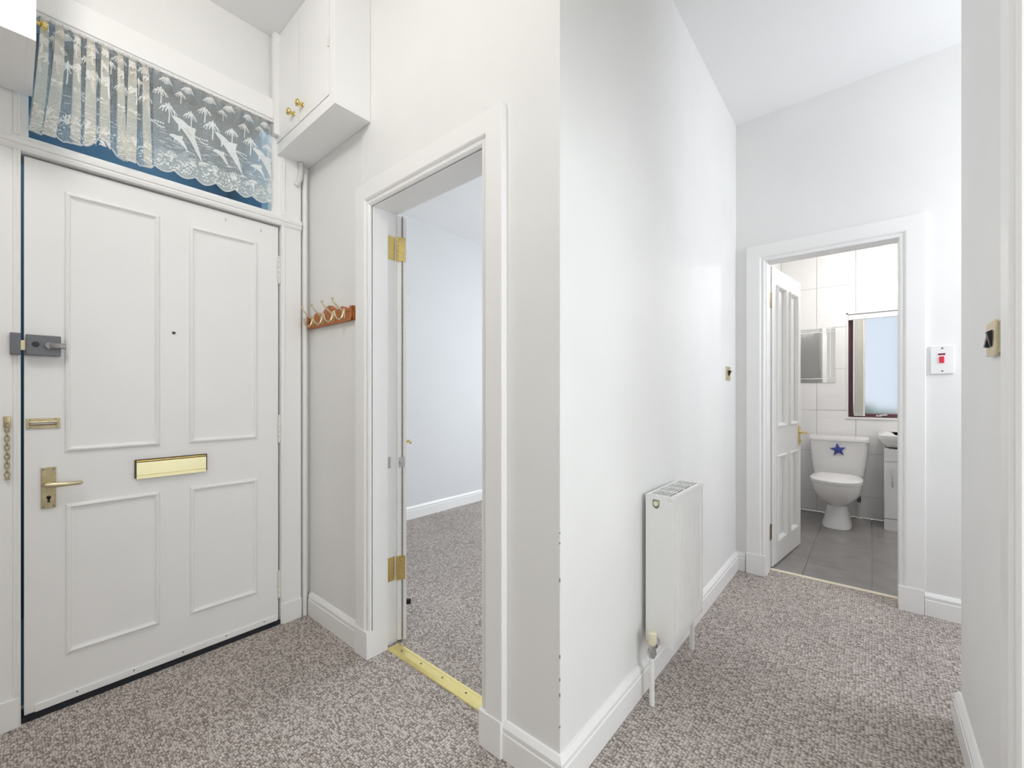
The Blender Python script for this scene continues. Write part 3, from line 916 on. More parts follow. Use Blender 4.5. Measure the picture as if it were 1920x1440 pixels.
PER = 0.150
n_rep = 9
for r in range(n_rep):
    s0 = 0.03 + r * PER
    # hanging frond tufts under the heading
    for q in range(2):
        sx = s0 + 0.03 + q * 0.072
        for a in range(-4, 5):
            stroke([(sx + a * 0.002, ZT - 0.016), (sx + a * 0.0058, ZT - 0.040 - 0.004 * math.cos(a))], 0.0032)
    palm(s0 + 0.012, 2.405, 0.95)
    palm(s0 + 0.078, 2.428, 0.72)
    palm(s0 + 0.112, 2.356, 0.95)
    palm(s0 + 0.038, 2.350, 1.15)
    if s0 > 0.80:
        dolphin(s0 + 0.048, 2.322, 1.25, 1.15)
        dolphin(s0 + 0.040, 2.235, 0.72, 0.55)
    # island shore line
    stroke([(s0 + 0.115 + 0.0075 * q, 2.262 + 0.007 * math.sin(q * 0.7)) for q in range(9)], 0.0042)
    for q in range(7):
        poly([(s0 + 0.12 + q * 0.0085 + 0.0035 * math.cos(t), 2.272 + 0.004 * math.sin(t)) for t in (0, 1.05, 2.1, 3.14, 4.2, 5.24)])
    # rippled water
    for q in range(46 if s0 > 0.8 else 16):
        sx = s0 + random.uniform(0, PER)
        z = random.uniform(2.16, 2.255)
        ln = random.uniform(0.012, 0.026)
        stroke([(sx, z), (sx + ln / 2, z + random.uniform(-0.0015, 0.002)), (sx + ln, z)], 0.0017)
    # sea bed: pebbles, coral, little fish
    for q in range(120 if s0 > 0.8 else 70):
        sx = s0 + random.uniform(0, PER)
        z = random.uniform(2.092, 2.158 + 0.012 * math.sin(sx * 60))
        rr = random.uniform(0.0022, 0.0048)
        k0 = random.uniform(0, 6)
        poly([(sx + rr * math.cos(k0 + t), z + rr * 0.75 * math.sin(k0 + t)) for t in (0, 1.05, 2.1, 3.14, 4.2, 5.24)])
    for q in range(2):
        sx = s0 + 0.05 + q * 0.07
        for a in (-35, -12, 10, 32):
            t = math.radians(a)
            stroke([(sx, 2.135), (sx + math.sin(t) * 0.022, 2.135 + math.cos(t) * 0.038)], 0.0035)
    for q in range(2):
        sx, z = s0 + 0.02 + q * 0.085, 2.145
        poly([(sx, z), (sx + 0.010, z + 0.006), (sx + 0.022, z + 0.003), (sx + 0.028, z + 0.007), (sx + 0.027, z - 0.004), (sx + 0.022, z - 0.001), (sx + 0.010, z - 0.005)])
lm = motifs.build('lace_motif', M_LACE_M, cur)
lm['kind'] = 'stuff'

# ------------------------------------------------------------------ coat hook rail
cr = thing('coat_rack', (-2.0, YL, 1.49), 'orange varnished pine coat rack with four brass hooks', 'coat rack')
x0, x1 = -2.245, -1.803
pts = [(x0, 1.492), (x1, 1.492)]
top = []
for i in range(41):
    t = i / 40
    x = x1 + (x0 - x1) * t
    q = abs(t - 0.5) * 2                 # 0 in the middle, 1 at the ends
    z = 1.548
    if q < 0.34:
        z = 1.552 + 0.034 * math.cos(q / 0.34 * PI / 2) ** 1.2
    elif q < 0.80:
        z = 1.552 + 0.014 * math.sin((q - 0.34) / 0.46 * PI) ** 2
    else:
        z = 1.548 + 0.010 * ((q - 0.80) / 0.2) ** 2
    top.append((x, z))
bm_ = MB().prism(pts + top, lambda a, b, w: (a, YL - w, b), 0.001, 0.016)
bm_.prism([(x0 + 0.0, 1.492), (x1, 1.492), (x1, 1.503), (x0, 1.503)], lambda a, b, w: (a, YL - w, b), 0.015, 0.020)
bm_.box(x1 - 0.016, x1, YL - 0.021, YL - 0.014, 1.492, 1.556).box(x0, x0 + 0.016, YL - 0.021, YL - 0.014, 1.492, 1.556)
bm_.build('board', M_WOOD, cr)
for x in (x1 - 0.030, x0 + 0.030):
    MB().cyl((x, YL - 0.015, 1.534), (x, YL - 0.0175, 1.534), 0.004, n=10).build('screw', M_SCREW, cr)
for x in (-2.186, -2.082, -1.974, -1.872):
    hk = MB().box(x - 0.008, x + 0.008, YL - 0.021, YL - 0.015, 1.503, 1.552, bev=0.002)
    hk.tube([(x, 1.0, 1.540), (x, 0.988, 1.544), (x, 0.972, 1.556), (x, 0.957, 1.570), (x, 0.949, 1.580), (x, 0.947, 1.587)], [0.006, 0.005, 0.0042, 0.0038, 0.0036, 0.0034], n=10)
    hk.ball((x, 0.946, 1.590), 0.0062, 10)
    low = [(x, 1.0, 1.538)]
    for k in range(11):
        t = PI * 0.15 + PI * 1.15 * k / 10
        low.append((x, 0.979 + 0.022 * math.cos(t - 0.25), 1.519 - 0.022 * math.sin(t - 0.25)))
    low = [(x, 1.001, 1.545), (x, 0.996, 1.520), (x, 0.990, 1.505), (x, 0.978, 1.498), (x, 0.965, 1.503), (x, 0.957, 1.517), (x, 0.955, 1.528)]
    hk.tube(low, [0.007, 0.0065, 0.0058, 0.005, 0.0047, 0.0045, 0.0042], n=10)
    hk.ball((x, 0.955, 1.530), 0.006, 10)
    hk.build('hook', M_BRASS_SAT, cr, smooth='auto')

# ------------------------------------------------------------------ lounge door (open, hinge edge seen)
A2 = math.radians(147.0)
d2 = thing('door_2', (-1.6600, 1.1955, 0), 'white door standing open behind the middle doorway, hinge edge showing', 'door', rotz=A2, kind='structure')
MB().box(0, 0.70, 0, 0.042, 0.008, 1.984, bev=0.0015).build('leaf', M_GLOSS2, d2, local=True)
MB().box(-0.0035, 0.001, 0.0155, 0.0215, 0.012, 1.98).build('draught_seal', M_SEAL, d2, local=True)['label'] = 'grey brush draught seal'
for z in (0.345, 1.827):
    h = MB().box(-0.004, 0.001, 0.005, 0.036, z - 0.055, z + 0.055).build('hinge', M_BRASS, d2, local=True)
    kn = MB()
    for k in range(5):
        kn.cyl((-0.006, 0.0400, z - 0.055 + k * 0.0222), (-0.006, 0.0400, z - 0.055 + k * 0.0222 + 0.0205), 0.0052, n=10)
    kn.build('knuckle', M_BRASS, h, smooth='auto', local=True)
    for k in (-0.036, 0.0, 0.036):
        MB().cyl((-0.0038, 0.018 + 0.006 * (1 if k else -1), z + k), (-0.0056, 0.018 + 0.006 * (1 if k else -1), z + k), 0.0034, n=8).build('screw', M_STEEL, h, local=True)
sb = MB().box(-0.0045, 0.001, 0.008, 0.034, 0.815, 0.860).build('hinge_bolt', M_STEEL, d2, local=True)
MB().cyl((-0.004, 0.021, 0.838), (-0.034, 0.030, 0.838), 0.004, n=10).build('bolt_pin', M_STEEL, sb, local=True)
lvb = MB().box(0.62, 0.66, -0.006, 0.0, 0.76, 0.92, bev=0.002)
lvb.build('handle_plate', M_BRASS, d2, local=True)
MB().cyl((0.64, -0.005, 0.865), (0.64, -0.050, 0.865), 0.008, n=12).tube([(0.645, -0.050, 0.865), (0.60, -0.053, 0.865), (0.55, -0.050, 0.863)], [0.009, 0.008, 0.007], n=10).build(
    'lever', M_BRASS, d2, smooth='auto', local=True)
# hinge leaves and bolt plate on the jamb
for z in (0.345, 1.827):
    MB().box(-1.692, -1.6885, 1.108, 1.150, z - 0.055, z + 0.055).build('hinge_leaf', M_BRASS, t2)
MB().box(-1.692, -1.6885, 1.104, 1.130, 0.812, 0.864).build('bolt_plate', M_STEEL, t2)
o = MB().prism([(0, 0), (0.055, 0), (0.055, 0.022), (0.045, 0.024), (0, 0.006)], lambda a, b, w: (-1.985 + a * 0.8 + w * 0.4, 1.44 - a * 0.5 + w * 0.6, b), -0.016, 0.016).build(
    'door_stop', M_BLACK, None, origin=(-1.96, 1.425, 0))
tag(o, 'small black rubber door wedge on the carpet behind the open door', 'door stop')

# ------------------------------------------------------------------ bathroom door (open inwards)
A3 = math.radians(82.5)
d3 = thing('door_3', (-0.500, 3.256, 0), 'white four panel bathroom door standing open', 'door', rotz=A3, kind='structure')
DW, DH0, DH1 = 0.665, 0.010, 2.002
# stiles and rails around four sunk panels
st = MB()
xs = [(0.0, 0.095), (0.285, 0.375), (0.57, DW)]
for a, b in xs:
    st.box(a, b, 0, 0.036, DH0, DH1)
for (a, b) in ((0.095, 0.285), (0.375, 0.57)):
    for (z0, z1) in ((DH0, 0.16), (0.735, 0.935), (1.89, DH1)):
        st.box(a, b, 0, 0.036, z0, z1)
st.build('door_frame', M_GLOSS2, d3, local=True)
fb = lambda a, b, w: (a, -w, b)
BOL = [(0, -0.010), (0, 0.006), (0.005, 0.013), (0.012, 0.012), (0.020, 0.004), (0.026, -0.010)]
for (a, b) in ((0.095, 0.285), (0.375, 0.57)):
    for (z0, z1) in ((0.16, 0.735), (0.935, 1.89)):
        pn = MB().box(a - 0.004, b + 0.004, 0.011, 0.026, z0 - 0.004, z1 + 0.004).build('panel', M_GLOSS2, d3, local=True)
        MB().sweep([(a - 0.004, z0 - 0.004), (b + 0.004, z0 - 0.004), (b + 0.004, z1 + 0.004), (a - 0.004, z1 + 0.004)], BOL, fb, closed=True).build('panel_moulding', M_GLOSS, pn, local=True)
hp = MB().box(0.605, 0.640, -0.006, 0.0, 0.765, 0.915, bev=0.002).build('handle_plate', M_BRASS, d3, local=True)
MB().cyl((0.622, -0.005, 0.865), (0.622, -0.045, 0.865), 0.008, n=12).tube([(0.63, -0.046, 0.865), (0.58, -0.050, 0.865), (0.53, -0.047, 0.862)], [0.009, 0.008, 0.006], n=10).build(
    'lever', M_BRASS, hp, smooth='auto', local=True)
MB().cyl((0.622, -0.005, 0.80), (0.622, -0.016, 0.80), 0.008, n=12).build('turn', M_BRASS, hp, local=True)
for z in (0.245, 1.775):
    hl = MB().box(-0.509, -0.5045, 3.200, 3.244, z - 0.05, z + 0.05).build('hinge', M_BRASS_DARK, t4)
    MB().cyl((-0.506, 3.249, z - 0.05), (-0.506, 3.249, z + 0.05), 0.0055, n=10).build('knuckle', M_BRASS_DARK, hl, smooth='auto')

# ------------------------------------------------------------------ radiator
RX0, RX1, RY0, RY1, RZ0, RZ1 = -0.664, -0.559, 1.585, 1.945, 0.205, 0.768
rd = thing('radiator', (-0.61, 1.765, 0.0), 'white ribbed panel radiator on the corridor wall', 'radiator')


def ribbed(xf, sgn):
    ny, nz = 220, 30
    vs, fs = [], []
    for i in range(ny + 1):
        y = RY0 + 0.004 + (RY1 - RY0 - 0.008) * i / ny
        for j in range(nz + 1):
            z = RZ0 + (RZ1 - 0.013 - RZ0) * j / nz
            q = (y - RY0 - 0.034) / 0.0325
            inside = 0 < q < 9
            rib = math.exp(-((q - math.floor(q) - 0.5) / 0.17) ** 2) if inside else 0.0
            e = min(max((z - RZ0 - 0.038) / 0.025, 0), 1) * min(max((RZ1 - 0.075 - z) / 0.03, 0), 1)
            edge = 0.004 * max(0, 1 - (z - RZ0) / 0.012)
            vs.append((xf - sgn * (0.0095 * rib * e + edge), y, z))
    for i in range(ny):
        for j in range(nz):
            k = i * (nz + 1) + j
            fs.append((k, k + 1, k + nz + 2, k + nz + 1))
    return MB().add(vs, fs)


ribbed(RX1 - 0.001, 1).build('front_panel', M_RAD, rd, smooth=True)
MB().box(RX1 - 0.018, RX1 - 0.010, RY0 + 0.003, RY1 - 0.003, RZ0, RZ1 - 0.02).build('water_channel', M_RAD, rd)
ribbed(RX0 + 0.003, -1).build('back_panel', M_RAD, rd, smooth=True)
MB().box(RX0 + 0.010, RX1 - 0.0185, RY0 + 0.005, RY1 - 0.005, RZ0 + 0.02, RZ1 - 0.14).build('convector_fins', M_RAD, rd)
PX, PZ = -0.624, RZ1 - 0.030
ze = RZ1 - 0.0165
notch = [(PX + 0.0135 * math.cos(t), PZ - 0.006 + 0.0155 * math.sin(t)) for t in [PI + PI * k / 14 for k in range(15)]]
MB().prism([(RX0, RZ0), (RX1, RZ0), (RX1, ze), (PX + 0.0135, ze)] + notch[::-1] + [(PX - 0.0135, ze), (RX0, ze)],
           lambda a, b, w: (a, w, b), RY0 - 0.0015, RY0 + 0.0035).build('end_panel', M_RAD, rd)
MB().box(RX0, RX1, RY1 - 0.0035, RY1 + 0.0015, RZ0, ze, bev=0.001).build('end_panel', M_RAD, rd)
gr = MB()
gr.box(RX0 - 0.001, RX0 + 0.011, RY0 - 0.003, RY1 + 0.003, RZ1 - 0.016, RZ1, bev=0.002)
gr.box(RX1 - 0.017, RX1 + 0.001, RY0 - 0.003, RY1 + 0.003, RZ1 - 0.016, RZ1, bev=0.002)
gr.box(RX0 + 0.011, RX1 - 0.017, RY0 - 0.0028, RY0 + 0.016, RZ1 - 0.016, RZ1 - 0.0003)
gr.box(RX0 + 0.011, RX1 - 0.017, RY1 - 0.016, RY1 + 0.0028, RZ1 - 0.016, RZ1 - 0.0003)
gx0, gx1 = RX0 + 0.011, RX1 - 0.017
for i in range(1, 7):
    x = gx0 + (gx1 - gx0) * i / 7
    gr.box(x - 0.0023, x + 0.0023, RY0 + 0.012, RY1 - 0.012, RZ1 - 0.0026, RZ1 - 0.0008)
for i in range(1, 4):
    y = RY0 + 0.016 + (RY1 - RY0 - 0.032) * i / 4
    gr.box(RX0 + 0.009, RX1 - 0.015, y - 0.0055, y + 0.0055, RZ1 - 0.0028, RZ1 - 0.0006)
gr.build('top_grille', M_RAD, rd)
# blanking plug standing in the notch of the near end
MB().cyl((PX, RY0 + 0.020, PZ - 0.002), (PX, RY0 - 0.004, PZ - 0.002), 0.0102, 0.0092, n=16).build('blanking_plug', M_CREAM, rd, smooth='auto')
for yy in (RY0 + 0.05, RY1 - 0.08):
    MB().box(XC + 0.001, RX0 + 0.004, yy, yy + 0.03, 0.30, 0.70).build('wall_bracket', M_RAD, rd)
# near valve, pipe, far pipe
vx, vy = -0.620, 1.535
va = MB().tube([(vx, vy, 0.178), (vx, vy, 0.232)], [0.0115, 0.0115], n=12).tube([(vx, vy, 0.188), (vx, vy, 0.204)], 0.016, n=6)
va.tube([(vx, vy, 0.215), (vx, RY0 + 0.002, 0.220)], 0.012, n=12).tube([(vx, vy + 0.018, 0.2165), (vx, vy + 0.036, 0.219)], 0.017, n=6)
valve = va.build('valve', M_STEEL, rd, smooth='auto')
MB().tube([(vx, vy, 0.224), (vx, vy, 0.236), (vx, vy, 0.268), (vx, vy, 0.274)], [0.012, 0.0185, 0.0165, 0.010], n=10).build('valve_cap', M_CREAM, valve, smooth='auto')
MB().cyl((vx, vy, 0.0005), (vx, vy, 0.186), 0.0095, n=14).build('pipe', M_PIPE, rd, smooth='auto')
MB().tube([(-0.618, RY1 + 0.004, 0.225), (-0.618, RY1 + 0.03, 0.222), (-0.618, RY1 + 0.042, 0.21), (-0.618, RY1 + 0.045, 0.19), (-0.618, RY1 + 0.045, 0.0005)], 0.0095, n=14).build('pipe', M_PIPE, rd, smooth='auto')

# ------------------------------------------------------------------ switches
s1 = thing('light_switch', (XC, 2.885, 1.24), 'small brass light switch with black toggle on the corridor wall', 'light switch')
MB().box(XC, XC + 0.008, 2.842, 2.928, 1.239, 1.325, bev=0.003).build('plate', M_BRASS_SAT, s1)
MB().prism([(0.0, 1.302), (0.016, 1.298), (0.004, 1.27), (0.0, 1.268)], lambda a, b, w: (XC + 0.007 + a, w, b), 2.876, 2.896).build('toggle', M_BLACKP, s1)

s2 = thing('light_switch', (XR, 1.58, 1.245), 'square brass double switch with two black rockers on the right wall', 'light switch')
SX = XR - 0.012
MB().box(SX + 0.006, XR - 0.0005, 1.536, 1.624, 1.252, 1.328, bev=0.001).build('pattress', M_CREAM, s2)
MB().box(SX, SX + 0.0065, 1.531, 1.629, 1.246, 1.333, bev=0.003).build('plate', M_BRASS_SAT, s2)
for i, yy in enumerate((1.557, 1.583)):
    z0 = 1.310 if i == 0 else 1.280
    MB().prism([(0, 1.310), (0.009 if i == 0 else 0.003, 1.306), (0.003 if i == 0 else 0.009, 1.270), (0, 1.268)], lambda a, b, w: (SX - a, w, b), yy, yy + 0.018).build('rocker', M_BLACKP, s2)

s3 = thing('isolator_switch', (0.277, YF, 1.26), 'white rectangular isolator switch plate with red rocker beside the bathroom doorway', 'switch')
MB().box(0.236, 0.322, YF - 0.012, YF + 0.001, 1.258, 1.403, bev=0.003).build('plate', M_WHITE_PL, s3)
MB().box(0.268, 0.286, YF - 0.017, YF - 0.011, 1.313, 1.347, bev=0.002).build('rocker', M_RED, s3)
MB().box(0.264, 0.290, YF - 0.0135, YF - 0.011, 1.354, 1.363, bev=0.001).build('neon', M_NEON, s3)
for z in (1.272, 1.389):
    MB().cyl((0.279, YF - 0.0115, z), (0.279, YF - 0.0135, z), 0.0042, n=10).build('screw', M_SCREW, s3)

# ------------------------------------------------------------------ bathroom window
w2 = thing('window_2', (0.03, YB + 0.1, WZ0), 'maroon framed frosted bathroom window', 'window', kind='structure')
rv = MB().box(WX0 - 0.0, WX0 + 0.012, YB - 0.014, YB + 0.16, WZ0, WZ1).box(WX1 - 0.012, WX1, YB - 0.014, YB + 0.16, WZ0, WZ1)
rv.box(WX0, WX1, YB - 0.014, YB + 0.16, WZ1 - 0.012, WZ1).box(WX0, WX1, YB - 0.02, YB + 0.16, WZ0, WZ0 + 0.014)
rv.build('reveal', M_VANITY, w2)
fx0, fx1, fz0, fz1 = WX0 + 0.012, WX1 - 0.012, WZ0 + 0.014, WZ1 - 0.012
fy = YB + 0.075
MB().sweep([(fx0, fz0), (fx1, fz0), (fx1, fz1), (fx0, fz1)], [(0, 0), (0, 0.05), (0.028, 0.05), (0.034, 0.042), (0.034, 0)], lambda a, b, w: (a, fy + 0.05 - w, b), closed=True).build('frame', M_MAROON, w2)
MB().box(fx0 + 0.033, fx1 - 0.033, fy + 0.024, fy + 0.030, fz0 + 0.033, fz1 - 0.033).build('pane', M_FROST, w2)
MB().box(0.035, 0.075, fy - 0.012, fy + 0.004, fz0 + 0.008, fz0 + 0.024, bev=0.002).tube([(0.055, fy - 0.012, fz0 + 0.018), (0.06, fy - 0.024, fz0 + 0.02), (0.115, fy - 0.026, fz0 + 0.026)], 0.006, n=8).build('handle', M_CHROME, w2, smooth='auto')

bd = thing('vertical_blind', (0.03, YB + 0.03, WZ0 + 0.02), 'cream vertical blind gathered at one side of the bathroom window', 'blind')
MB().box(fx0 + 0.001, fx1 - 0.001, YB + 0.004, YB + 0.044, fz1 - 0.052, fz1 - 0.002, bev=0.003).build('headrail', M_WHITE_PL, bd)
for i in range(7):
    x = fx0 + 0.042 + i * 0.011
    mbk = MB()
    n = 8
    vs, fs = [], []
    for k in range(n + 1):
        t = k / n
        px = x + 0.008 * math.sin(t * PI) + 0.010 * t
        py = YB + 0.004 + 0.055 * t
        vs += [(px, py, fz0 + 0.012), (px, py, fz1 - 0.055), (px + 0.0008, py, fz0 + 0.012), (px + 0.0008, py, fz1 - 0.055)]
    for k in range(n):
        a = 4 * k
        fs += [(a, a + 1, a + 5, a + 4), (a + 2, a + 3, a + 7, a + 6), (a, a + 2, a + 6, a + 4), (a + 1, a + 3, a + 7, a + 5)]
    fs += [(0, 1, 3, 2), (4 * n, 4 * n + 1, 4 * n + 3, 4 * n + 2)]
    mbk.add(vs, fs).build('slat', M_BLIND, bd, smooth='auto')

# hedge outside the frosted pane
random.seed(8)
hg = MB()
for i in range(60):
    hg.ball((random.uniform(-1.3, 1.6), random.uniform(6.9, 7.3), random.uniform(0.0, 0.85)), random.uniform(0.12, 0.25), 8)
o = hg.build('hedge', M_LEAF, None, smooth=True, origin=(0.1, 7.1, 0))
tag(o, 'green hedge blurred behind the frosted bathroom pane', 'hedge')

# ------------------------------------------------------------------ mirror
mr = thing('wall_mirror', (-0.42, YB - 0.01, 1.27), 'frameless rectangular bathroom mirror with etched border lines', 'mirror')
MX0, MX1, MZ0, MZ1 = -0.600, -0.262, 1.270, 1.803
MY = YB - 0.0095
MB().box(MX0, MX1, MY - 0.006, MY, MZ0, MZ1, bev=0.001).build('glass', M_MIRROR, mr)
for (a, b, c0, c1) in ((MX1 - 0.042, MX1 - 0.036, MZ0 + 0.002, MZ1 - 0.002), (MX0 + 0.036, MX0 + 0.042, MZ0 + 0.002, MZ1 - 0.002),
                       (MX0 + 0.002, MX1 - 0.002, MZ1 - 0.042, MZ1 - 0.036), (MX0 + 0.002, MX1 - 0.002, MZ0 + 0.036, MZ0 + 0.042)):
    MB().box(a, b, MY - 0.0068, MY - 0.0055, c0, c1).build('etched_line', M_ETCH, mr)

# ------------------------------------------------------------------ toilet
TX = -0.232
tl = thing('toilet', (TX, 4.75, 0), 'white close coupled toilet with closed lid', 'toilet')


def oval(cx, yf, yb, hw, z, n=40, sq=2.3):
    cy, hy = (yf + yb) / 2, (yb - yf) / 2
    r = []
    for k in range(n):
        t = 2 * PI * k / n
        c_, s_ = math.cos(t), math.sin(t)
        e = 2.0 / (sq if s_ < 0 else sq + 1.0)
        r.append((cx + hw * math.copysign(abs(c_) ** e, c_), cy + hy * math.copysign(abs(s_) ** e, s_), z))
    return r


MB().rings([oval(TX, 4.545, 5.00, 0.108, 0.001, sq=2.8), oval(TX, 4.548, 5.00, 0.107, 0.02, sq=2.8), oval(TX, 4.575, 5.00, 0.092, 0.07), oval(TX, 4.60, 5.0, 0.079, 0.14),
            oval(TX, 4.60, 5.0, 0.076, 0.185), oval(TX, 4.565, 5.0, 0.088, 0.205), oval(TX, 4.50, 5.0, 0.125, 0.235), oval(TX, 4.44, 5.0, 0.156, 0.28),
            oval(TX, 4.405, 5.0, 0.172, 0.33), oval(TX, 4.392, 5.0, 0.178, 0.375), oval(TX, 4.39, 5.0, 0.179, 0.398)]).build('pan', M_CERAMIC, tl, smooth='auto')
MB().rings([oval(TX, 4.395, 4.855, 0.176, 0.3985), oval(TX, 4.388, 4.858, 0.181, 0.402), oval(TX, 4.388, 4.858, 0.181, 0.410), oval(TX, 4.392, 4.856, 0.178, 0.4135)]).build('seat', M_SEAT, tl, smooth='auto')
MB().rings([oval(TX, 4.392, 4.857, 0.178, 0.414), oval(TX, 4.385, 4.860, 0.184, 0.418), oval(TX, 4.386, 4.860, 0.183, 0.428), oval(TX, 4.40, 4.855, 0.172, 0.437), oval(TX, 4.45, 4.83, 0.13, 0.442), oval(TX, 4.55, 4.76, 0.05, 0.4435)]).build('lid', M_SEAT, tl, smooth='auto')
for s in (-1, 1):
    MB().cyl((TX + s * 0.075 - 0.02, 4.868, 0.415), (TX + s * 0.075 + 0.02, 4.868, 0.415), 0.012, n=12).build('seat_hinge', M_CHROME, tl, smooth='auto')


def rrect(cx, cy, hw, hd, z, r=0.03, n=6):
    pts = []
    for (sx, sy, a0) in ((1, 1, 0), (-1, 1, PI / 2), (-1, -1, PI), (1, -1, 1.5 * PI)):
        for k in range(n + 1):
            a = a0 + PI / 2 * k / n
            pts.append((cx + sx * (hw - r) + r * math.cos(a), cy + sy * (hd - r) + r * math.sin(a), z))
    return pts


CYC = 5.005
cist = MB().rings([rrect(TX, CYC + 0.01, 0.165, 0.075, 0.402), rrect(TX, CYC + 0.005, 0.185, 0.088, 0.415), rrect(TX, CYC, 0.195, 0.097, 0.50), rrect(TX, CYC, 0.210, 0.102, 0.66), rrect(TX, CYC, 0.213, 0.103, 0.722)]).build(
    'cistern', M_CERAMIC, tl, smooth='auto')
cl = MB().rings([rrect(TX, CYC, 0.214, 0.104, 0.7225, 0.025), rrect(TX, CYC, 0.223, 0.112, 0.727, 0.03), rrect(TX, CYC, 0.223, 0.112, 0.755, 0.03), rrect(TX, CYC, 0.216, 0.105, 0.764, 0.028)]).build('cistern_lid', M_CERAMIC, tl, smooth='auto')
MB().cyl((TX, CYC, 0.763), (TX, CYC, 0.770), 0.022, 0.020, n=20).build('flush_button', M_CHROME, cl, smooth='auto')

st_pts = []
SXc, SZc = TX + 0.0, 0.645
for k in range(10):
    a = PI / 2 + k * PI / 5 + 0.12
    r = 0.064 if k % 2 == 0 else 0.027
    st_pts.append((SXc + r * math.cos(a), SZc + r * math.sin(a)))
n = len(st_pts)
yb_ = CYC - 0.103
vs = [(a, yb_ - 0.0005, b) for a, b in st_pts] + [(SXc + (a - SXc) * 0.9, yb_ - 0.010, SZc + (b - SZc) * 0.9) for a, b in st_pts] + [(SXc, yb_ - 0.022, SZc)]
fs = [tuple(range(n))]
for i in range(n):
    fs.append((i, (i + 1) % n, n + (i + 1) % n, n + i))
    fs.append((n + i, n + (i + 1) % n, 2 * n))
o = MB().add(vs, fs).build('star_ornament', M_STAR, None, origin=(SXc, yb_, SZc))
tag(o, 'cobalt blue starfish ornament stuck on the toilet cistern', 'ornament')

# supply pipe beside the toilet
sp = thing('supply_pipe', (-0.085, 5.10, 0), 'white vertical supply pipe with steel valve between toilet and vanity', 'pipe')
MB().cyl((-0.085, 5.10, 0.0005), (-0.085, 5.10, 0.30), 0.009, n=12).tube([(-0.085, 5.10, 0.29), (-0.085, 5.10, 0.33), (-0.092, 5.095, 0.365), (-0.096, 5.09, 0.39)], 0.008, n=10).build('pipe', M_PIPE, sp, smooth='auto')
MB().cyl((-0.085, 5.10, 0.15), (-0.085, 5.10, 0.205), 0.014, n=10).cyl((-0.085, 5.10, 0.165), (-0.085, 5.10, 0.18), 0.018, n=6).build('valve', M_SCREW, sp, smooth='auto')
MB().cyl((-0.085, 5.10, 0.0), (-0.085, 5.10, 0.006), 0.022, 0.018, n=16).build('collar', M_CREAM, sp, smooth='auto')

# ------------------------------------------------------------------ vanity unit and basin
vn = thing('vanity_unit', (0.31, 4.98, 0), 'white gloss vanity cupboard under the wash basin', 'cabinet')
MB().box(0.085, 0.535, 4.825, YB - 0.010, 0.10, 0.690, bev=0.001).build('body', M_VANITY, vn)
MB().box(0.085, 0.535, 4.812, YB - 0.010, 0.0, 0.096, bev=0.001).build('plinth', M_VANITY, vn)
MB().box(0.086, 0.534, 4.808, 4.826, 0.585, 0.690, bev=0.002).build('top_panel', M_VANITY, vn)
for (a, b, hx) in ((0.087, 0.309, 0.138), (0.312, 0.533, 0.482)):
    dr = MB().box(a, b, 4.806, 4.824, 0.102, 0.580, bev=0.002).build('door', M_VANITY, vn)
    MB().tube([(hx, 4.806, 0.525), (hx, 4.786, 0.525), (hx, 4.784, 0.515), (hx, 4.784, 0.385), (hx, 4.786, 0.375), (hx, 4.806, 0.375)], 0.005, n=10).build('handle', M_CHROME, dr, smooth='auto')
bs = thing('wash_basin', (0.31, 4.95, 0.69), 'white ceramic wash basin on the vanity cupboard', 'basin')


def bas(hw, yf, z, r=0.06):
    y1 = YB - 0.012
    pts = rrect(0.31, (yf + y1) / 2, hw, (y1 - yf) / 2, z, r)
    return pts


MB().rings([bas(0.20, 4.90, 0.691), bas(0.215, 4.83, 0.705), bas(0.24, 4.77, 0.735), bas(0.256, 4.735, 0.765), bas(0.262, 4.722, 0.785), bas(0.262, 4.722, 0.808), bas(0.258, 4.728, 0.814),
            bas(0.235, 4.755, 0.814), bas(0.215, 4.775, 0.80), bas(0.18, 4.81, 0.75), bas(0.10, 4.88, 0.72)]).build('bowl', M_CERAMIC, bs, smooth='auto')
MB().cyl((0.31, 5.09, 0.80), (0.31, 5.09, 0.90), 0.018, n=14).tube([(0.31, 5.09, 0.88), (0.31, 5.04, 0.90), (0.31, 4.98, 0.88)], 0.012, n=10).build('tap', M_CHROME, bs, smooth='auto')

# ------------------------------------------------------------------ ceiling lights


def point(name, loc, watts, color, radius):
    l = bpy.data.lights.new(name, 'POINT')
    l.energy = watts
    l.color = color
    l.shadow_soft_size = radius
    o = bpy.data.objects.new(name, l)
    C.objects.link(o)
    o.location = loc
    return o


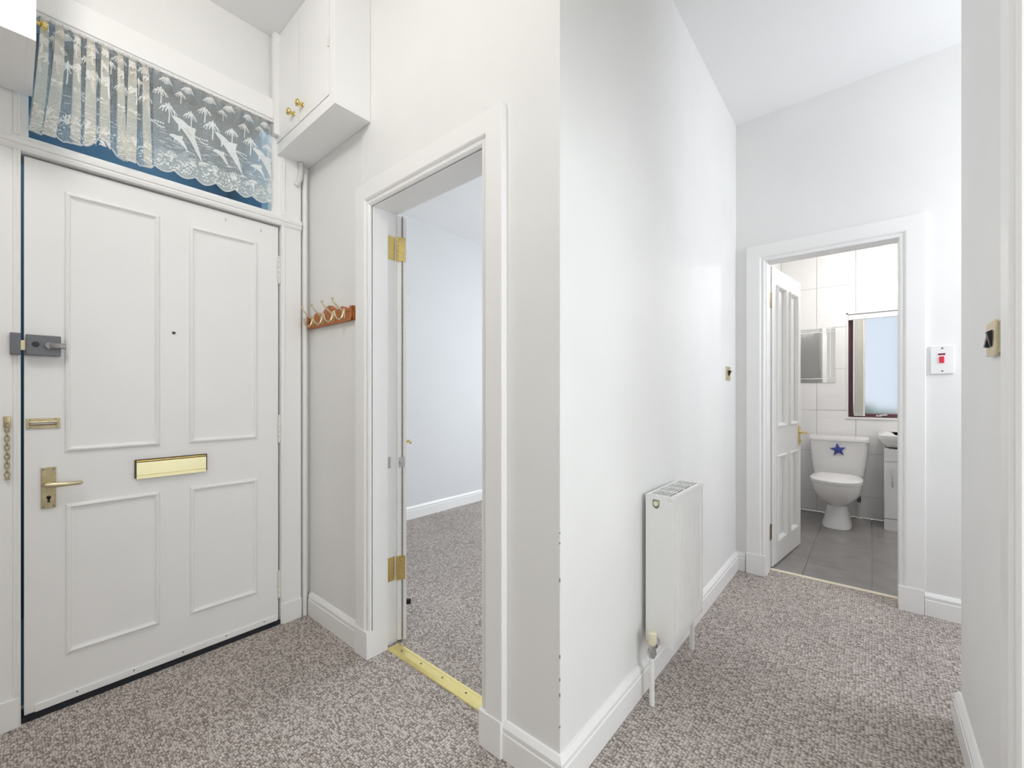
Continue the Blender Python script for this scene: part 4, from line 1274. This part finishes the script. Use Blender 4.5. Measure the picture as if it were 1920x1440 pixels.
bl_ = thing('ceiling_light', (0.16, 4.5, 2.7), 'bathroom ceiling light with three white glass shades', 'ceiling light')
bx, by = 0.185, 4.5
MB().cyl((bx, by, 2.699), (bx, by, 2.67), 0.05, n=24).cyl((bx, by, 2.67), (bx, by, 2.44), 0.009, n=12).ball((bx, by, 2.43), 0.022, 14).build('stem', M_CHROME, bl_, smooth='auto')
for k in range(3):
    a = math.radians(178 + 120 * k)
    ca, sa = math.cos(a), math.sin(a)
    P = lambda r, z: (bx + r * ca, by + r * sa, z)
    MB().tube([P(0.0, 2.43), P(0.035, 2.415), P(0.07, 2.41), P(0.085, 2.39), P(0.088, 2.37)], 0.006, n=10).build('arm', M_CHROME, bl_, smooth='auto')
    n = 20
    cx_, cy_, _ = P(0.088, 0)
    rs = []
    for (r, z) in ((0.018, 2.375), (0.03, 2.365), (0.038, 2.34), (0.045, 2.31), (0.058, 2.28), (0.054, 2.281), (0.040, 2.312), (0.03, 2.345), (0.012, 2.36)):
        rs.append([(cx_ + r * (1 + 0.04 * math.cos(6 * 2 * PI * q / n)) * math.cos(2 * PI * q / n), cy_ + r * math.sin(2 * PI * q / n), z) for q in range(n)])
    MB().rings(rs).build('glass_shade', M_SHADE, bl_, smooth='auto')
point('bathroom_lamp_light', (bx, by, 2.24), 14, (1.0, 0.97, 0.94), 0.07)

# ------------------------------------------------------------------ window frames of the daylight windows out of view


def window_frame(name, fmap, hw, hh, label):
    """frame with one glazing bar; fmap(a, b, w) -> xyz with the window centre at a = b = 0"""
    w = thing(name, fmap(0, -hh, 0), label, 'window', kind='structure')
    MB().sweep([(-hw, -hh), (hw, -hh), (hw, hh), (-hw, hh)], [(0, -0.02), (0, 0.03), (-0.05, 0.03), (-0.05, -0.02)], fmap, closed=True).build('frame', M_GLOSS, w)
    MB().prism([(-hw, -0.012), (hw, -0.012), (hw, 0.012), (-hw, 0.012)], fmap, 0.005, 0.03).build('glazing_bar', M_GLOSS, w)


window_frame('window_3', lambda a, b, w: (-1.36 + a, 4.815 - w, 1.54 + b), 0.47, 0.83, 'white framed lounge window opposite the middle doorway')
window_frame('window_4', lambda a, b, w: (1.60 - w, 2.6 + a, 1.6 + b), 0.40, 0.76, 'white framed window of the side hall')
window_frame('window_5', lambda a, b, w: (1.97 - w, 0.6 + a, 1.45 + b), 0.76, 0.86, 'wide white framed window of the room behind the right hand doorway')
